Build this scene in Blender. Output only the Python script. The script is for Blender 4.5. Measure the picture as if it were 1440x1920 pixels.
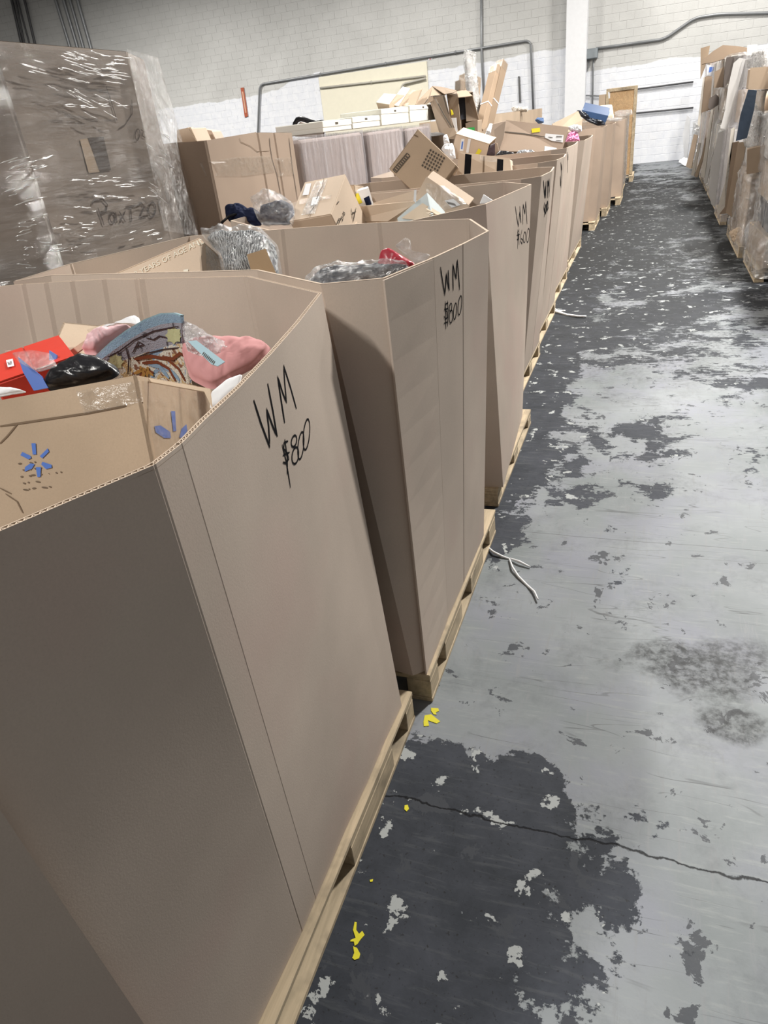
import bpy, bmesh, math, random
from mathutils import Vector, Matrix, Euler, noise
from mathutils.bvhtree import BVHTree
for o in list(bpy.data.objects): bpy.data.objects.remove(o)
S=bpy.context.scene; COL=S.collection
# ------------------------------------------------------------ camera
YAW,PITCH,ROLL,FPX,EYE=-.38973,-.50744,-.11926,1290.,1.75
Fv=Vector((math.sin(YAW)*math.cos(PITCH),math.cos(YAW)*math.cos(PITCH),math.sin(PITCH)))
R0=Vector((math.cos(YAW),-math.sin(YAW),0)); U0=R0.cross(Fv)
Rv=R0*math.cos(ROLL)+U0*math.sin(ROLL); Uv=-R0*math.sin(ROLL)+U0*math.cos(ROLL)
cd=bpy.data.cameras.new('camera'); cam=bpy.data.objects.new('camera',cd); COL.objects.link(cam)
cd.sensor_fit='VERTICAL'; cd.sensor_height=24; cd.lens=24*FPX/1920; cd.clip_start=.05; cd.clip_end=200
Mc=Matrix((Rv,Uv,-Fv)).transposed().to_4x4(); Mc.translation=(0,0,EYE); cam.matrix_world=Mc
S.camera=cam
CO=Vector((0,0,EYE))
# ------------------------------------------------------------ light
def world():
    w=bpy.data.worlds.new('w'); S.world=w; w.use_nodes=True
    b=w.node_tree.nodes['Background']; b.inputs[0].default_value=(1,.95,.89,1); b.inputs[1].default_value=.14
world()
def lamp(x,y,z,power,sx,sy,col=(1,.97,.92)):
    l=bpy.data.lights.new('lamp','AREA'); l.shape='RECTANGLE'; l.size=sx; l.size_y=sy; l.energy=power; l.color=col
    o=bpy.data.objects.new('warehouse_lamp',l); o.location=(x,y,z); COL.objects.link(o)
lamp(2.0,7.8,6.8,1120,.3,1.2)
lamp(1.8,14.0,6.8,500,.3,1.2)
lamp(1.3,20.6,6.8,430,.3,1.2)
lamp(-7,18.5,6.8,560,.3,1.2)
lamp(-15,17.5,6.8,980,.3,1.2)
lamp(-5.0,9,6.8,380,.3,1.2)
lamp(-3.2,-2.2,6.6,400,.3,1.2)
S.view_settings.view_transform='Standard'; S.view_settings.look='None'; S.view_settings.gamma=1; S.view_settings.exposure=.2
try: S.view_settings.use_curve_mapping=False
except: pass
# ------------------------------------------------------------ measuring helpers: where a sight line meets a real plane
def ray(x,y): return (Fv*FPX+Rv*(x-720)-Uv*(y-960)).normalized()
def onz(x,y,z): d=ray(x,y); return CO+d*((z-EYE)/d.z)
def onx(x,y,X): d=ray(x,y); return CO+d*(X/d.x)
def ony(x,y,Y): d=ray(x,y); return CO+d*(Y/d.y)
def onplane(x,y,P,N): d=ray(x,y); return CO+d*((P-CO).dot(N)/d.dot(N))
# ------------------------------------------------------------ scene helpers
def tag(o,label=None,cat=None,group=None,kind=None):
    if label:o['label']=label
    if cat:o['category']=cat
    if group:o['group']=group
    if kind:o['kind']=kind
    return o
def empty(name,loc,label,cat,group=None,rot=(0,0,0)):
    o=bpy.data.objects.new(name,None); o.location=loc; o.rotation_euler=rot; o.empty_display_size=.1; COL.objects.link(o)
    return tag(o,label,cat,group)
def link(name,me,m,parent=None,world_space=True):
    o=bpy.data.objects.new(name,me); COL.objects.link(o)
    if m is not None and len(me.materials)==0: me.materials.append(m)
    if parent is not None:
        o.parent=parent
        if world_space:
            o.matrix_parent_inverse=WM(parent).inverted()
    return o
def WM(o):
    m=Matrix.LocRotScale(o.location,o.rotation_euler,o.scale)
    if o.parent: return WM(o.parent)@o.matrix_parent_inverse@m
    return m
class MB:
    def __init__(s): s.v=[];s.f=[]
    def add(s,vs,fs):
        n=len(s.v); s.v+=[tuple(v) for v in vs]; s.f+=[tuple(i+n for i in f) for f in fs]
    def box(s,x0,x1,y0,y1,z0,z1,M=None):
        vs=[Vector((x,y,z)) for z in (z0,z1) for y in (y0,y1) for x in (x0,x1)]
        if M: vs=[M@v for v in vs]
        s.add(vs,[(0,2,3,1),(4,5,7,6),(0,1,5,4),(2,6,7,3),(0,4,6,2),(1,3,7,5)])
    def tube(s,pts,r,n=8,closed=False):
        pts=[Vector(p) for p in pts]; m=len(pts); base=len(s.v)
        for i,p in enumerate(pts):
            a=pts[max(i-1,0)];b=pts[min(i+1,m-1)]; d=(b-a).normalized()
            up=Vector((0,0,1)) if abs(d.z)<.9 else Vector((0,1,0))
            e1=d.cross(up).normalized(); e2=d.cross(e1)
            rr=r[i] if isinstance(r,(list,tuple)) else r
            for k in range(n):
                t=2*math.pi*k/n; s.v.append(tuple(p+e1*(rr*math.cos(t))+e2*(rr*math.sin(t))))
        for i in range(m-1):
            for k in range(n):
                a=base+i*n+k;b=base+i*n+(k+1)%n; s.f.append((a,b,b+n,a+n))
        s.f.append(tuple(base+k for k in range(n))[::-1]); s.f.append(tuple(base+(m-1)*n+k for k in range(n)))
    def mesh(s,name='m',smooth=False,bevel=0):
        me=bpy.data.meshes.new(name); me.from_pydata(s.v,[],s.f)
        if True:
            bm=bmesh.new(); bm.from_mesh(me)
            if bevel: bmesh.ops.bevel(bm,geom=bm.edges[:],offset=bevel,segments=1,affect='EDGES')
            bmesh.ops.recalc_face_normals(bm,faces=bm.faces[:]); bm.to_mesh(me); bm.free()
        if smooth: me.polygons.foreach_set('use_smooth',[True]*len(me.polygons))
        me.update(); return me
    def build(s,name,m,parent=None,smooth=False,bevel=0,world_space=True):
        return link(name,s.mesh(name,smooth,bevel),m,parent,world_space)
# ------------------------------------------------------------ materials
MATS={}
def nt(name):
    m=bpy.data.materials.new(name); m.use_nodes=True; t=m.node_tree; b=t.nodes['Principled BSDF']; return m,t,b
def N(t,kind,**k):
    n=t.nodes.new(kind)
    for a,v in k.items():
        if a in n.inputs: n.inputs[a].default_value=v
        else: setattr(n,a,v)
    return n
def col(c): return (c[0],c[1],c[2],1)
def math_(t,op,a,b=None,c=None,clamp=False):
    n=t.nodes.new('ShaderNodeMath'); n.operation=op; n.use_clamp=clamp
    for i,v in enumerate((a,b,c)):
        if v is None: continue
        if isinstance(v,(int,float)): n.inputs[i].default_value=v
        else: t.links.new(v,n.inputs[i])
    return n.outputs[0]
def mix(t,f,a,b):
    n=t.nodes.new('ShaderNodeMix'); n.data_type='RGBA'
    for s,v in ((n.inputs[0],f),(n.inputs[6],a),(n.inputs[7],b)):
        if isinstance(v,(tuple,list)): s.default_value=col(v)
        elif isinstance(v,(int,float)): s.default_value=v
        else: t.links.new(v,s)
    return n.outputs[2]
def noise_(t,vec,scale,detail=4,rough=.55,dist=0):
    n=N(t,'ShaderNodeTexNoise'); n.inputs['Scale'].default_value=scale;n.inputs['Detail'].default_value=detail
    n.inputs['Roughness'].default_value=rough;n.inputs['Distortion'].default_value=dist
    if vec is not None:t.links.new(vec,n.inputs['Vector'])
    return n.outputs[0]
def mapr(t,v,a,b,c=0.,d=1.):
    n=t.nodes.new('ShaderNodeMapRange'); t.links.new(v,n.inputs[0])
    for i,x in enumerate((a,b,c,d)): n.inputs[i+1].default_value=x
    return n.outputs[0]
def pos(t,obj=True,scale=(1,1,1)):
    if obj: s=N(t,'ShaderNodeTexCoord').outputs['Object']
    else: s=N(t,'ShaderNodeNewGeometry').outputs['Position']
    if scale!=(1,1,1):
        m=N(t,'ShaderNodeMapping'); m.inputs['Scale'].default_value=scale; t.links.new(s,m.inputs[0]); s=m.outputs[0]
    return s
def bump(t,b,h,st=.3,dist=.01):
    n=N(t,'ShaderNodeBump'); n.inputs['Strength'].default_value=st; n.inputs['Distance'].default_value=dist
    t.links.new(h,n.inputs['Height']); t.links.new(n.outputs[0],b.inputs['Normal'])
def plain(name,c,rough=.6,spec=.4,bumps=0,var=.12,metal=0,scale=30):
    if name in MATS: return MATS[name]
    m,t,b=nt(name); p=pos(t); n=noise_(t,p,scale*.3,5)
    c2=tuple(min(1,x*(1-var*1.6)) for x in c); c3=tuple(min(1,x*(1+var)) for x in c)
    t.links.new(mix(t,n,c2,c3),b.inputs['Base Color']); b.inputs['Roughness'].default_value=rough
    b.inputs['Specular IOR Level'].default_value=spec; b.inputs['Metallic'].default_value=metal
    if bumps: bump(t,b,noise_(t,p,scale,4),bumps,.01)
    MATS[name]=m; return m
def cardboard(name,c,flute=True,tone=.1,pink=.0,rough=.75):
    if name in MATS: return MATS[name]
    m,t,b=nt(name); p=pos(t,False)
    big=noise_(t,p,1.6,3); fib=noise_(t,p,260,3,.7); speck=noise_(t,p,520,2,.6)
    base=mix(t,mapr(t,big,.35,.65),tuple(x*(1-tone) for x in c),tuple(min(1,x*(1+tone)) for x in c))
    if pink:
        base=mix(t,mapr(t,noise_(t,p,2.3,2),.5,.7,0,pink),base,(c[0]*1.03,c[1]*.9,c[2]*.93))
    base=mix(t,mapr(t,fib,.35,.7,0,.22),base,tuple(x*.72 for x in c))
    base=mix(t,mapr(t,speck,.7,.78,0,.5),base,tuple(x*.5 for x in c))
    ps=pos(t,False,(60,60,.6)); fl=noise_(t,ps,1,2)
    base=mix(t,mapr(t,fl,.3,.7,0,.06),base,tuple(x*.8 for x in c))
    t.links.new(base,b.inputs['Base Color']); b.inputs['Roughness'].default_value=rough; b.inputs['Specular IOR Level'].default_value=.18
    bump(t,b,fib,.15,.002)
    MATS[name]=m; return m
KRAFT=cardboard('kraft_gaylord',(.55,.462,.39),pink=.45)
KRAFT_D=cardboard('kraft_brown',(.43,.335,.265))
KRAFT_T=cardboard('kraft_tan',(.52,.41,.305))
KRAFT_L=cardboard('kraft_light',(.68,.55,.43))
KRAFT_OLD=cardboard('kraft_worn',(.54,.42,.305),tone=.18)
EDGE=plain('cut_edge_brown',(.30,.225,.165),.85,.1)
LINER=plain('liner_edge',(.60,.49,.39),.85,.1)
WHITEBOX=cardboard('white_carton_board',(.78,.77,.70),tone=.04)
PINE=None
def wood(name,c,dark):
    m,t,b=nt(name); p=pos(t,True,(1,1,1)); g=noise_(t,pos(t,True,(14,1.2,14)),3,5,.6,.4); s=noise_(t,p,5,4,.6)
    base=mix(t,mapr(t,g,.3,.7),c,tuple(x*.62 for x in c)); base=mix(t,mapr(t,s,.52,.68,0,.75),base,dark)
    t.links.new(base,b.inputs['Base Color']); b.inputs['Roughness'].default_value=.8; bump(t,b,g,.25,.004); MATS[name]=m; return m
PINE=wood('pallet_pine',(.62,.50,.34),(.18,.15,.11))
BOARDW=wood('panel_wood',(.66,.44,.24),(.45,.27,.13))
MARKER=plain('marker_black',(.010,.010,.012),.8,.05,var=0)
PENCIL=plain('faded_marker',(.07,.05,.04),.6,.2,var=0)
WHITE=plain('white_paper',(.82,.83,.85),.6,.3,var=.03)
TAPE=None
def film(name,amt_lo,amt_hi,stretch=(1,1,1),tint=(.9,.9,.92),sc=9,bst=.9,rough=.1,gl=.16,dist=.05):
    # thin clear plastic: mostly see-through, a cloudy share where it bunches, and a glossy skin
    m,t,b=nt(name); t.nodes.remove(b); out=[n for n in t.nodes if n.type=='OUTPUT_MATERIAL'][0]
    p=pos(t,False,stretch); n1=noise_(t,p,sc,6,.62,1.2); n2=noise_(t,p,sc*.35,3,.5,.6); n3=noise_(t,p,sc*2.6,4,.6,.8)
    bp=N(t,'ShaderNodeBump'); bp.inputs['Strength'].default_value=bst; bp.inputs['Distance'].default_value=dist
    t.links.new(math_(t,'ADD',math_(t,'ADD',n1,math_(t,'MULTIPLY',n2,1.2)),math_(t,'MULTIPLY',n3,.35)),bp.inputs['Height'])
    df=N(t,'ShaderNodeBsdfDiffuse'); df.inputs[0].default_value=col(tint); t.links.new(bp.outputs[0],df.inputs['Normal'])
    tr=N(t,'ShaderNodeBsdfTransparent'); mx=N(t,'ShaderNodeMixShader')
    fac=math_(t,'MULTIPLY',mapr(t,n1,.42,.70,amt_lo,amt_hi),mapr(t,n2,.3,.7,.5,1.2),clamp=True)
    t.links.new(fac,mx.inputs[0]); t.links.new(tr.outputs[0],mx.inputs[1]); t.links.new(df.outputs[0],mx.inputs[2])
    gs=N(t,'ShaderNodeBsdfGlossy'); gs.inputs['Roughness'].default_value=rough; gs.inputs[0].default_value=(1,1,1,1); t.links.new(bp.outputs[0],gs.inputs['Normal'])
    m2=N(t,'ShaderNodeMixShader'); t.links.new(mapr(t,n2,.35,.65,gl*.5,gl*1.4),m2.inputs[0]); t.links.new(mx.outputs[0],m2.inputs[1]); t.links.new(gs.outputs[0],m2.inputs[2])
    t.links.new(m2.outputs[0],out.inputs[0]); MATS[name]=m; return m
FILM=film('stretch_film',.02,.12,(.7,.7,5.),sc=6.5,bst=1.0,rough=.2,gl=.24,dist=.12)
FILM_H=film('stretch_film_hazy',.10,.55,(1,1,1.2),(.60,.59,.58),sc=9,bst=1.0,rough=.24,gl=.22,dist=.07)
FILM_V=film('stretch_film_ribbed',.18,.45,(3.2,3.2,.35),(.70,.68,.72),sc=9,bst=.7,rough=.22,gl=.10,dist=.03)
BAG=film('clear_bag',.04,.4,(1,1,1),(.70,.73,.76),sc=18,bst=1,rough=.2,gl=.2,dist=.03)
CLOUD=film('cloudy_bag',.35,.95,(1,1,1),(.72,.72,.74),sc=16,bst=1,rough=.22,gl=.2,dist=.03)
BUBBLE=film('bubble_wrap',.40,.85,(1,1,1),(.52,.52,.51),sc=26,bst=1,rough=.24,gl=.22,dist=.02)
TAPE=film('clear_tape',.08,.3,(1,1,1),(.62,.55,.45),sc=24,bst=.6,rough=.2,gl=.14,dist=.01)
TAPE_S=film('silvery_tape',.15,.75,(1,1,1),(.72,.70,.66),sc=40,bst=1,rough=.22,gl=.25,dist=.02)
# ------------------------------------------------------------ sight-line placing of prints onto the surface they lie on
def bvh(objs):
    vs=[];fs=[]
    for o in objs:
        M=WM(o); n=len(vs); vs+=[M@v.co for v in o.data.vertices]; o.data.calc_loop_triangles(); fs+=[tuple(i+n for i in p.vertices) for p in o.data.loop_triangles]
    return BVHTree.FromPolygons(vs,fs)
def hit(B,x,y,off):
    d=ray(x,y); h=B.ray_cast(CO,d)
    if h[0] is None: return None
    n=h[1] if h[1].dot(d)<0 else -h[1]
    return h[0]+n*off, n
def decal_poly(name,B,poly,m,parent,off=.002,step=None,thick=0):
    # fan polygon in picture points laid on the surface
    cx=sum(p[0] for p in poly)/len(poly); cy=sum(p[1] for p in poly)/len(poly)
    pts=[]
    for i in range(len(poly)):
        a=poly[i];b=poly[(i+1)%len(poly)]
        k=4
        for j in range(k): pts.append((a[0]+(b[0]-a[0])*j/k,a[1]+(b[1]-a[1])*j/k))
    mb=MB(); rings=[1,.66,.33]; V=[]
    for r in rings:
        for p in pts:
            h=hit(B,cx+(p[0]-cx)*r,cy+(p[1]-cy)*r,off)
            if h is None: return None
            V.append(h[0])
    h=hit(B,cx,cy,off)
    if h is None: return None
    V.append(h[0]); n=len(pts); F=[]
    for k in range(len(rings)-1):
        for i in range(n): F.append((k*n+i,k*n+(i+1)%n,(k+1)*n+(i+1)%n,(k+1)*n+i))
    for i in range(n): F.append(((len(rings)-1)*n+i,(len(rings)-1)*n+(i+1)%n,len(V)-1))
    mb.add(V,F); return mb.build(name,m,parent)
def strokes(name,B,lines,w,m,parent,off=.0012,nsub=3):
    mb=MB()
    for ln in lines:
        pts=[]
        for i in range(len(ln)-1):
            for j in range(nsub): 
                f=j/nsub; pts.append((ln[i][0]*(1-f)+ln[i+1][0]*f,ln[i][1]*(1-f)+ln[i+1][1]*f))
        pts.append(ln[-1]); H=[hit(B,x,y,off) for x,y in pts]; H=[h for h in H if h]
        if len(H)<2: continue
        V=[]
        for i,(p,n) in enumerate(H):
            d=(H[min(i+1,len(H)-1)][0]-H[max(i-1,0)][0])
            if d.length<1e-7: d=Vector((0,0,1))
            s=d.normalized().cross(n).normalized(); e=1 if 0<i<len(H)-1 else .6
            V+= [p+s*w*.5*e,p-s*w*.5*e]
        mb.add(V,[(2*i,2*i+1,2*i+3,2*i+2) for i in range(len(H)-1)])
    if not mb.v: return None
    return mb.build(name,m,parent)
def text_on(B,body,o,ex,ey,m,parent,name='printed_text',off=.002):
    # text laid on a surface: o = start of baseline, ex = picture vector of one em along, ey = one em up
    c=bpy.data.curves.new('t','FONT'); c.body=body; c.resolution_u=2
    ob=bpy.data.objects.new('t',c); COL.objects.link(ob); 
    me=bpy.data.meshes.new_from_object(ob); bpy.data.objects.remove(ob); bpy.data.curves.remove(c)
    bad=set(); last=Vector((0,0,0))
    for v in me.vertices:
        x=o[0]+v.co.x*ex[0]+v.co.y*ey[0]; y=o[1]+v.co.x*ex[1]+v.co.y*ey[1]
        h=hit(B,x,y,off)
        if h is None: bad.add(v.index)
        else: v.co=h[0]
    if bad:
        bm=bmesh.new(); bm.from_mesh(me); bm.verts.ensure_lookup_table()
        bmesh.ops.delete(bm,geom=[bm.verts[i] for i in bad],context='VERTS'); bm.to_mesh(me); bm.free()
    if not len(me.polygons): return None
    me.materials.clear(); return link(name,me,m,parent)
def crop(ox,oy,s,pts): return [(ox+x/s,oy+y/s) for x,y in pts]
def oval(cx,cy,rx,ry,sk=0,n=14,a0=0,a1=6.4):
    return [(cx+rx*math.cos(a0+(a1-a0)*i/n)+sk*math.sin(a0+(a1-a0)*i/n),cy-ry*math.sin(a0+(a1-a0)*i/n)) for i in range(n+1)]
# ------------------------------------------------------------ setting
def floor_mat():
    m,t,b=nt('worn_painted_concrete'); p=pos(t,False)
    sep=N(t,'ShaderNodeSeparateXYZ'); t.links.new(p,sep.inputs[0]); X,Y=sep.outputs[0],sep.outputs[1]
    big=noise_(t,p,1.15,12,.62,.35); med=noise_(t,p,4.2,10,.68,.3); fine=noise_(t,p,34,5,.7); streak=noise_(t,pos(t,False,(6,55,1)),1,6,.7,.3); streak2=noise_(t,pos(t,False,(60,5,1)),1,5,.7,.2)
    # share of paint left along the aisle (worn by traffic; the rise by the back wall paints in glare)
    r=N(t,'ShaderNodeValToRGB'); cr=r.color_ramp; t.links.new(mapr(t,Y,0,25),r.inputs[0])
    pts=[(0,.475),(1.2,.46),(1.44,.45),(1.50,.64),(2.0,.60),(3.1,.565),(3.7,.505),(4.6,.525),(5.6,.50),(7.0,.44),(12,.41),(17,.44),(23,.56)]
    while len(cr.elements)<len(pts): cr.elements.new(.5)
    for e,(yy,v) in zip(cr.elements,pts): e.position=yy/25; e.color=(v,v,v,1)
    near=mapr(t,Y,1.5,1.62,1,0); cover=math_(t,'ADD',math_(t,'ADD',r.outputs[0],math_(t,'MULTIPLY',X,.04)),math_(t,'MULTIPLY',near,mapr(t,X,-.22,.16,-.05,.11)))
    cover=math_(t,'ADD',cover,math_(t,'MULTIPLY',mapr(t,X,-.56,-.40,-.13,0),mapr(t,Y,2.4,2.8,0,1)))
    wob=math_(t,'ADD',math_(t,'MULTIPLY',big,.55),math_(t,'MULTIPLY',med,.45))
    fineamt=mapr(t,Y,2.5,8,.06,.5)
    f=math_(t,'ADD',wob,math_(t,'MULTIPLY',math_(t,'SUBTRACT',fine,.5),.10))
    f=math_(t,'ADD',f,math_(t,'MULTIPLY',math_(t,'SUBTRACT',streak,.5),fineamt))
    dark=mapr(t,math_(t,'SUBTRACT',f,cover),-.004,.006)   # 1 where the paint is gone
    tone=noise_(t,p,1.7,4,.5); lilac=noise_(t,p,2.6,3)
    paint=mix(t,mapr(t,tone,.35,.65),(.20,.222,.228),(.285,.305,.322)); paint=mix(t,mapr(t,lilac,.45,.65,0,.6),paint,(.25,.257,.31))
    scr=mapr(t,streak,.54,.66,0,.6); paint=mix(t,scr,paint,(.30,.32,.32))
    scr2=mapr(t,streak2,.55,.65,0,.65); paint=mix(t,scr2,paint,(.25,.26,.27))
    for (sx,sy,rot,sc,wd) in ((1,1,.9,3.1,.0035),(1,1,-.5,2.3,.003),(1,1,.15,4.1,.004)):
        mp=N(t,'ShaderNodeMapping'); mp.inputs['Rotation'].default_value=(0,0,rot); mp.inputs['Scale'].default_value=(.16*sc,1.5*sc,1); t.links.new(N(t,'ShaderNodeNewGeometry').outputs['Position'],mp.inputs[0])
        ln=noise_(t,mp.outputs[0],1.6,2,.5,.2); msk=mapr(t,noise_(t,p,sc*.9,3),.52,.60,0,.75)
        hair=math_(t,'MULTIPLY',mapr(t,math_(t,'ABSOLUTE',math_(t,'SUBTRACT',ln,.5)),wd*.4,wd,1,0),msk); paint=mix(t,hair,paint,(.09,.095,.10))
    paint=mix(t,math_(t,'MULTIPLY',mapr(t,noise_(t,p,3.4,8,.7,.5),.50,.66,0,.5),mapr(t,fine,.35,.6,.3,1)),paint,(.13,.14,.15))
    dk=mix(t,mapr(t,med,.3,.7),(.028,.032,.039),(.066,.072,.088)); dk=mix(t,mapr(t,noise_(t,p,90,3),.62,.7,0,.7),dk,(.02,.02,.02))
    dk=mix(t,math_(t,'MULTIPLY',mapr(t,streak,.54,.64,0,1),mapr(t,Y,2,8,.12,.5)),dk,(.20,.21,.21))
    dk=mix(t,mapr(t,Y,3.5,9,0,.8),dk,(.014,.015,.015))
    paint=mix(t,math_(t,'MULTIPLY',mapr(t,streak,.44,.62,0,1),mapr(t,Y,4,9,0,.7)),paint,(.05,.053,.055))
    c=mix(t,dark,paint,dk)
    # small chips of paint left in the worn zone and chips missing in the painted one
    ch=noise_(t,p,9,9,.62,.2); chips=mapr(t,ch,.612,.619)
    c=mix(t,math_(t,'MULTIPLY',chips,dark),c,(.40,.42,.42))
    ch2=noise_(t,pos(t,False,(1,1,1)),7.3,9,.66,.4); chips2=mapr(t,ch2,.388,.381)
    c=mix(t,math_(t,'MULTIPLY',chips2,.9),c,(.06,.065,.075))
    # oily smudges of grime nearby, then wide dark patches up the aisle
    for (sx,sy,rx,ry,a) in ((.25,2.02,.22,.14,.9),(.36,1.78,.10,.07,.85),(.40,2.12,.16,.10,.7),(-.05,6.2,.9,1.4,.35),(.1,10.5,1.2,2.6,.55),(.55,13,1.0,3.0,.5),(-.3,15.5,.7,2.,.4)):
        d=math_(t,'SQRT',math_(t,'ADD',math_(t,'POWER',math_(t,'DIVIDE',math_(t,'SUBTRACT',X,sx),rx),2.),math_(t,'POWER',math_(t,'DIVIDE',math_(t,'SUBTRACT',Y,sy),ry),2.)))
        g=math_(t,'MULTIPLY',mapr(t,math_(t,'ADD',d,math_(t,'MULTIPLY',math_(t,'SUBTRACT',med,.5),2.2)),.65,1.15,a,0),mapr(t,fine,.4,.6,.35,1))
        c=mix(t,g,c,(.028,.03,.032))
    # crack of the slab
    cy=math_(t,'ADD',1.255,math_(t,'MULTIPLY',math_(t,'SUBTRACT',noise_(t,p,5,8,.6),.5),.10))
    ck=mapr(t,math_(t,'ABSOLUTE',math_(t,'SUBTRACT',Y,cy)),.0015,.0045,.95,0)
    c=mix(t,ck,c,(.008,.008,.01))
    cy2=math_(t,'ADD',2.83,math_(t,'MULTIPLY',math_(t,'SUBTRACT',noise_(t,p,2,5,.5),.5),.03))
    c=mix(t,mapr(t,math_(t,'ABSOLUTE',math_(t,'SUBTRACT',Y,cy2)),.001,.003,.6,0),c,(.06,.06,.07))
    t.links.new(c,b.inputs['Base Color'])
    rg=math_(t,'ADD',mapr(t,dark,0,1,.38,.55),math_(t,'MULTIPLY',fine,.18)); t.links.new(rg,b.inputs['Roughness'])
    b.inputs['Specular IOR Level'].default_value=.12
    h=math_(t,'ADD',math_(t,'MULTIPLY',dark,-.6),math_(t,'MULTIPLY',fine,.35)); h=math_(t,'SUBTRACT',h,ck); bump(t,b,h,.35,.004)
    return m
mb=MB(); mb.add([(-26,-3,0),(8,-3,0),(8,24.3,0),(-26,24.3,0)],[(0,1,2,3)])
tag(mb.build('floor',floor_mat()),'worn grey painted concrete floor of the warehouse aisle',None,None,'structure')
WY=24.2
def wall_mat():
    m,t,b=nt('painted_block'); p=pos(t,False); sep=N(t,'ShaderNodeSeparateXYZ'); t.links.new(p,sep.inputs[0]); X,Z=sep.outputs[0],sep.outputs[2]
    n=noise_(t,p,.8,6,.6,.4); n2=noise_(t,p,5,6,.6); n3=noise_(t,p,40,3)
    r=N(t,'ShaderNodeValToRGB'); r.color_ramp.interpolation='LINEAR'; cr=r.color_ramp; t.links.new(mapr(t,X,-20,5),r.inputs[0])
    pts=[(-20,3.1),(-13,3.1),(-11.9,3.15),(-11.2,3.5),(-10.3,3.5),(-10.2,3.1),(-6.6,3.1),(-2.6,3.15),(-2.4,2.5),(5,2.6)]
    while len(cr.elements)<len(pts): cr.elements.new(.5)
    for e,(xx,v) in zip(cr.elements,pts): e.position=(xx+20)/25; e.color=(v/4,)*3+(1,)
    lim=math_(t,'ADD',math_(t,'MULTIPLY',r.outputs[0],4),math_(t,'MULTIPLY',math_(t,'SUBTRACT',n,.5),.35))
    up=mapr(t,math_(t,'SUBTRACT',Z,lim),-.015,.015)
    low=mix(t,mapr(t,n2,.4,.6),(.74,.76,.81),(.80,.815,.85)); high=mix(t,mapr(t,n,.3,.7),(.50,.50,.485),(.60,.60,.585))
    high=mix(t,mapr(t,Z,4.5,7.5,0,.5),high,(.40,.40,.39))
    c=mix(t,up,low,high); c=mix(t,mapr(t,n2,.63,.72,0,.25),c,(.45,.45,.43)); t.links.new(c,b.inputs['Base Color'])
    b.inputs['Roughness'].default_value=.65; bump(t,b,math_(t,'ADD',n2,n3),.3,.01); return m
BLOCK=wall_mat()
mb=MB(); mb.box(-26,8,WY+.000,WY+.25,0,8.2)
wall=tag(mb.build('wall_back',BLOCK),'white and grey painted concrete block wall at the end of the warehouse',None,None,'structure')
# concrete blocks: the ones that show largest are objects, the others are joined
bw,bh,j=.40,.2,.0045
mbk=MB(); mbk.box(j,bw-j,0,.018,j,bh-j)
blockme=mbk.mesh('block',bevel=.004); blockme.materials.append(BLOCK)
rest=MB(); nblk=0; rnd=random.Random(3)
cands=[]
for k in range(0,40):
    z=k*bh; x=-25.6+(bw/2 if k%2 else 0)
    while x<7.6:
        cands.append((x,z)); x+=bw
def vis(x,z):
    v=Vector((x,WY,z))-CO; d=v.dot(Fv); px=720+FPX*v.dot(Rv)/d; py=960-FPX*v.dot(Uv)/d
    return px,py
sel=[]
for (x,z) in cands:
    px,py=vis(x+.2,z+.1)
    if -60<px<1500 and py>-40:
        ok=(py<90 and px>150) or (px>1095 and py<300 and px<1310) or (300<px<1060 and py<190)
        if ok: sel.append((-(px) if True else 0,x,z))
sel.sort(); keep=set((x,z) for _,x,z in sel[:300])
for (x,z) in cands:
    d=rnd.uniform(-.0015,.001)
    if (x,z) in keep:
        o=bpy.data.objects.new('block',blockme); o.location=(x,WY-.006+d,z); o.parent=wall; COL.objects.link(o)
    else:
        px,py=vis(x+.2,z+.1)
        if -200<px<1700: rest.box(x+j,x+bw-j,WY-.006+d,WY+.012+d,z+j,z+bh-j)
tag(rest.build('block_field',BLOCK,wall),None,None,None,'stuff')
mb=MB(); mb.box(-2.58,-2.02,WY-.42,WY,0,8.2); tag(mb.build('trim_1',plain('column_paint',(.80,.81,.83),.6,.3,.1,.05),bevel=0),'white painted square pilaster dividing the back wall',None,None,'structure')
GREYP=plain('conduit_steel',(.27,.28,.29),.4,.5,metal=.35); DARKP=plain('conduit_dark',(.07,.07,.075),.45,.5)
def wpt(x,y,off=.05): return ony(x,y,WY-off)
def pipe(name,pts,r,label,mat=GREYP,off=.06,bend=True,cat='pipe',group=None,clamps=True):
    P=[wpt(x,y,off) if len(q)==2 else Vector(q) for q in pts for (x,y) in [q[:2]]]
    out=[P[0]]
    for i in range(1,len(P)-1):
        a=(P[i-1]-P[i]);c=(P[i+1]-P[i]); L=min(.18,a.length/3,c.length/3)
        p0=P[i]+a.normalized()*L;p1=P[i]+c.normalized()*L
        for k in range(6):
            f=k/5; out.append(p0*(1-f)**2+P[i]*2*f*(1-f)+p1*f*f)
    out.append(P[-1]); e=empty(name,P[0],label,cat,group)
    mb=MB(); mb.tube(out,r,8); mb.build('conduit_tube',mat,e,True)
    if clamps:
        for i in range(len(P)-1):
            a,c=P[i],P[i+1]; n=int((c-a).length/2.4)
            for k in range(1,n+1):
                p=a.lerp(c,k/(n+1)); m2=MB(); d=(c-a).normalized(); m2.tube([p-d*.02,p+d*.02],r*1.45,8)
                m2.build('clamp',mat,e,True)
    return e
pipe('conduit',[(480,345),(487,158),(995,75),(1000,205)],.032,'long grey conduit bending down at both ends across the white wall')
pipe('conduit',[(902,-60),(903,100),(909,215)],.034,'vertical grey conduit crossing the long conduit right of the bubble-wrapped tube')
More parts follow.
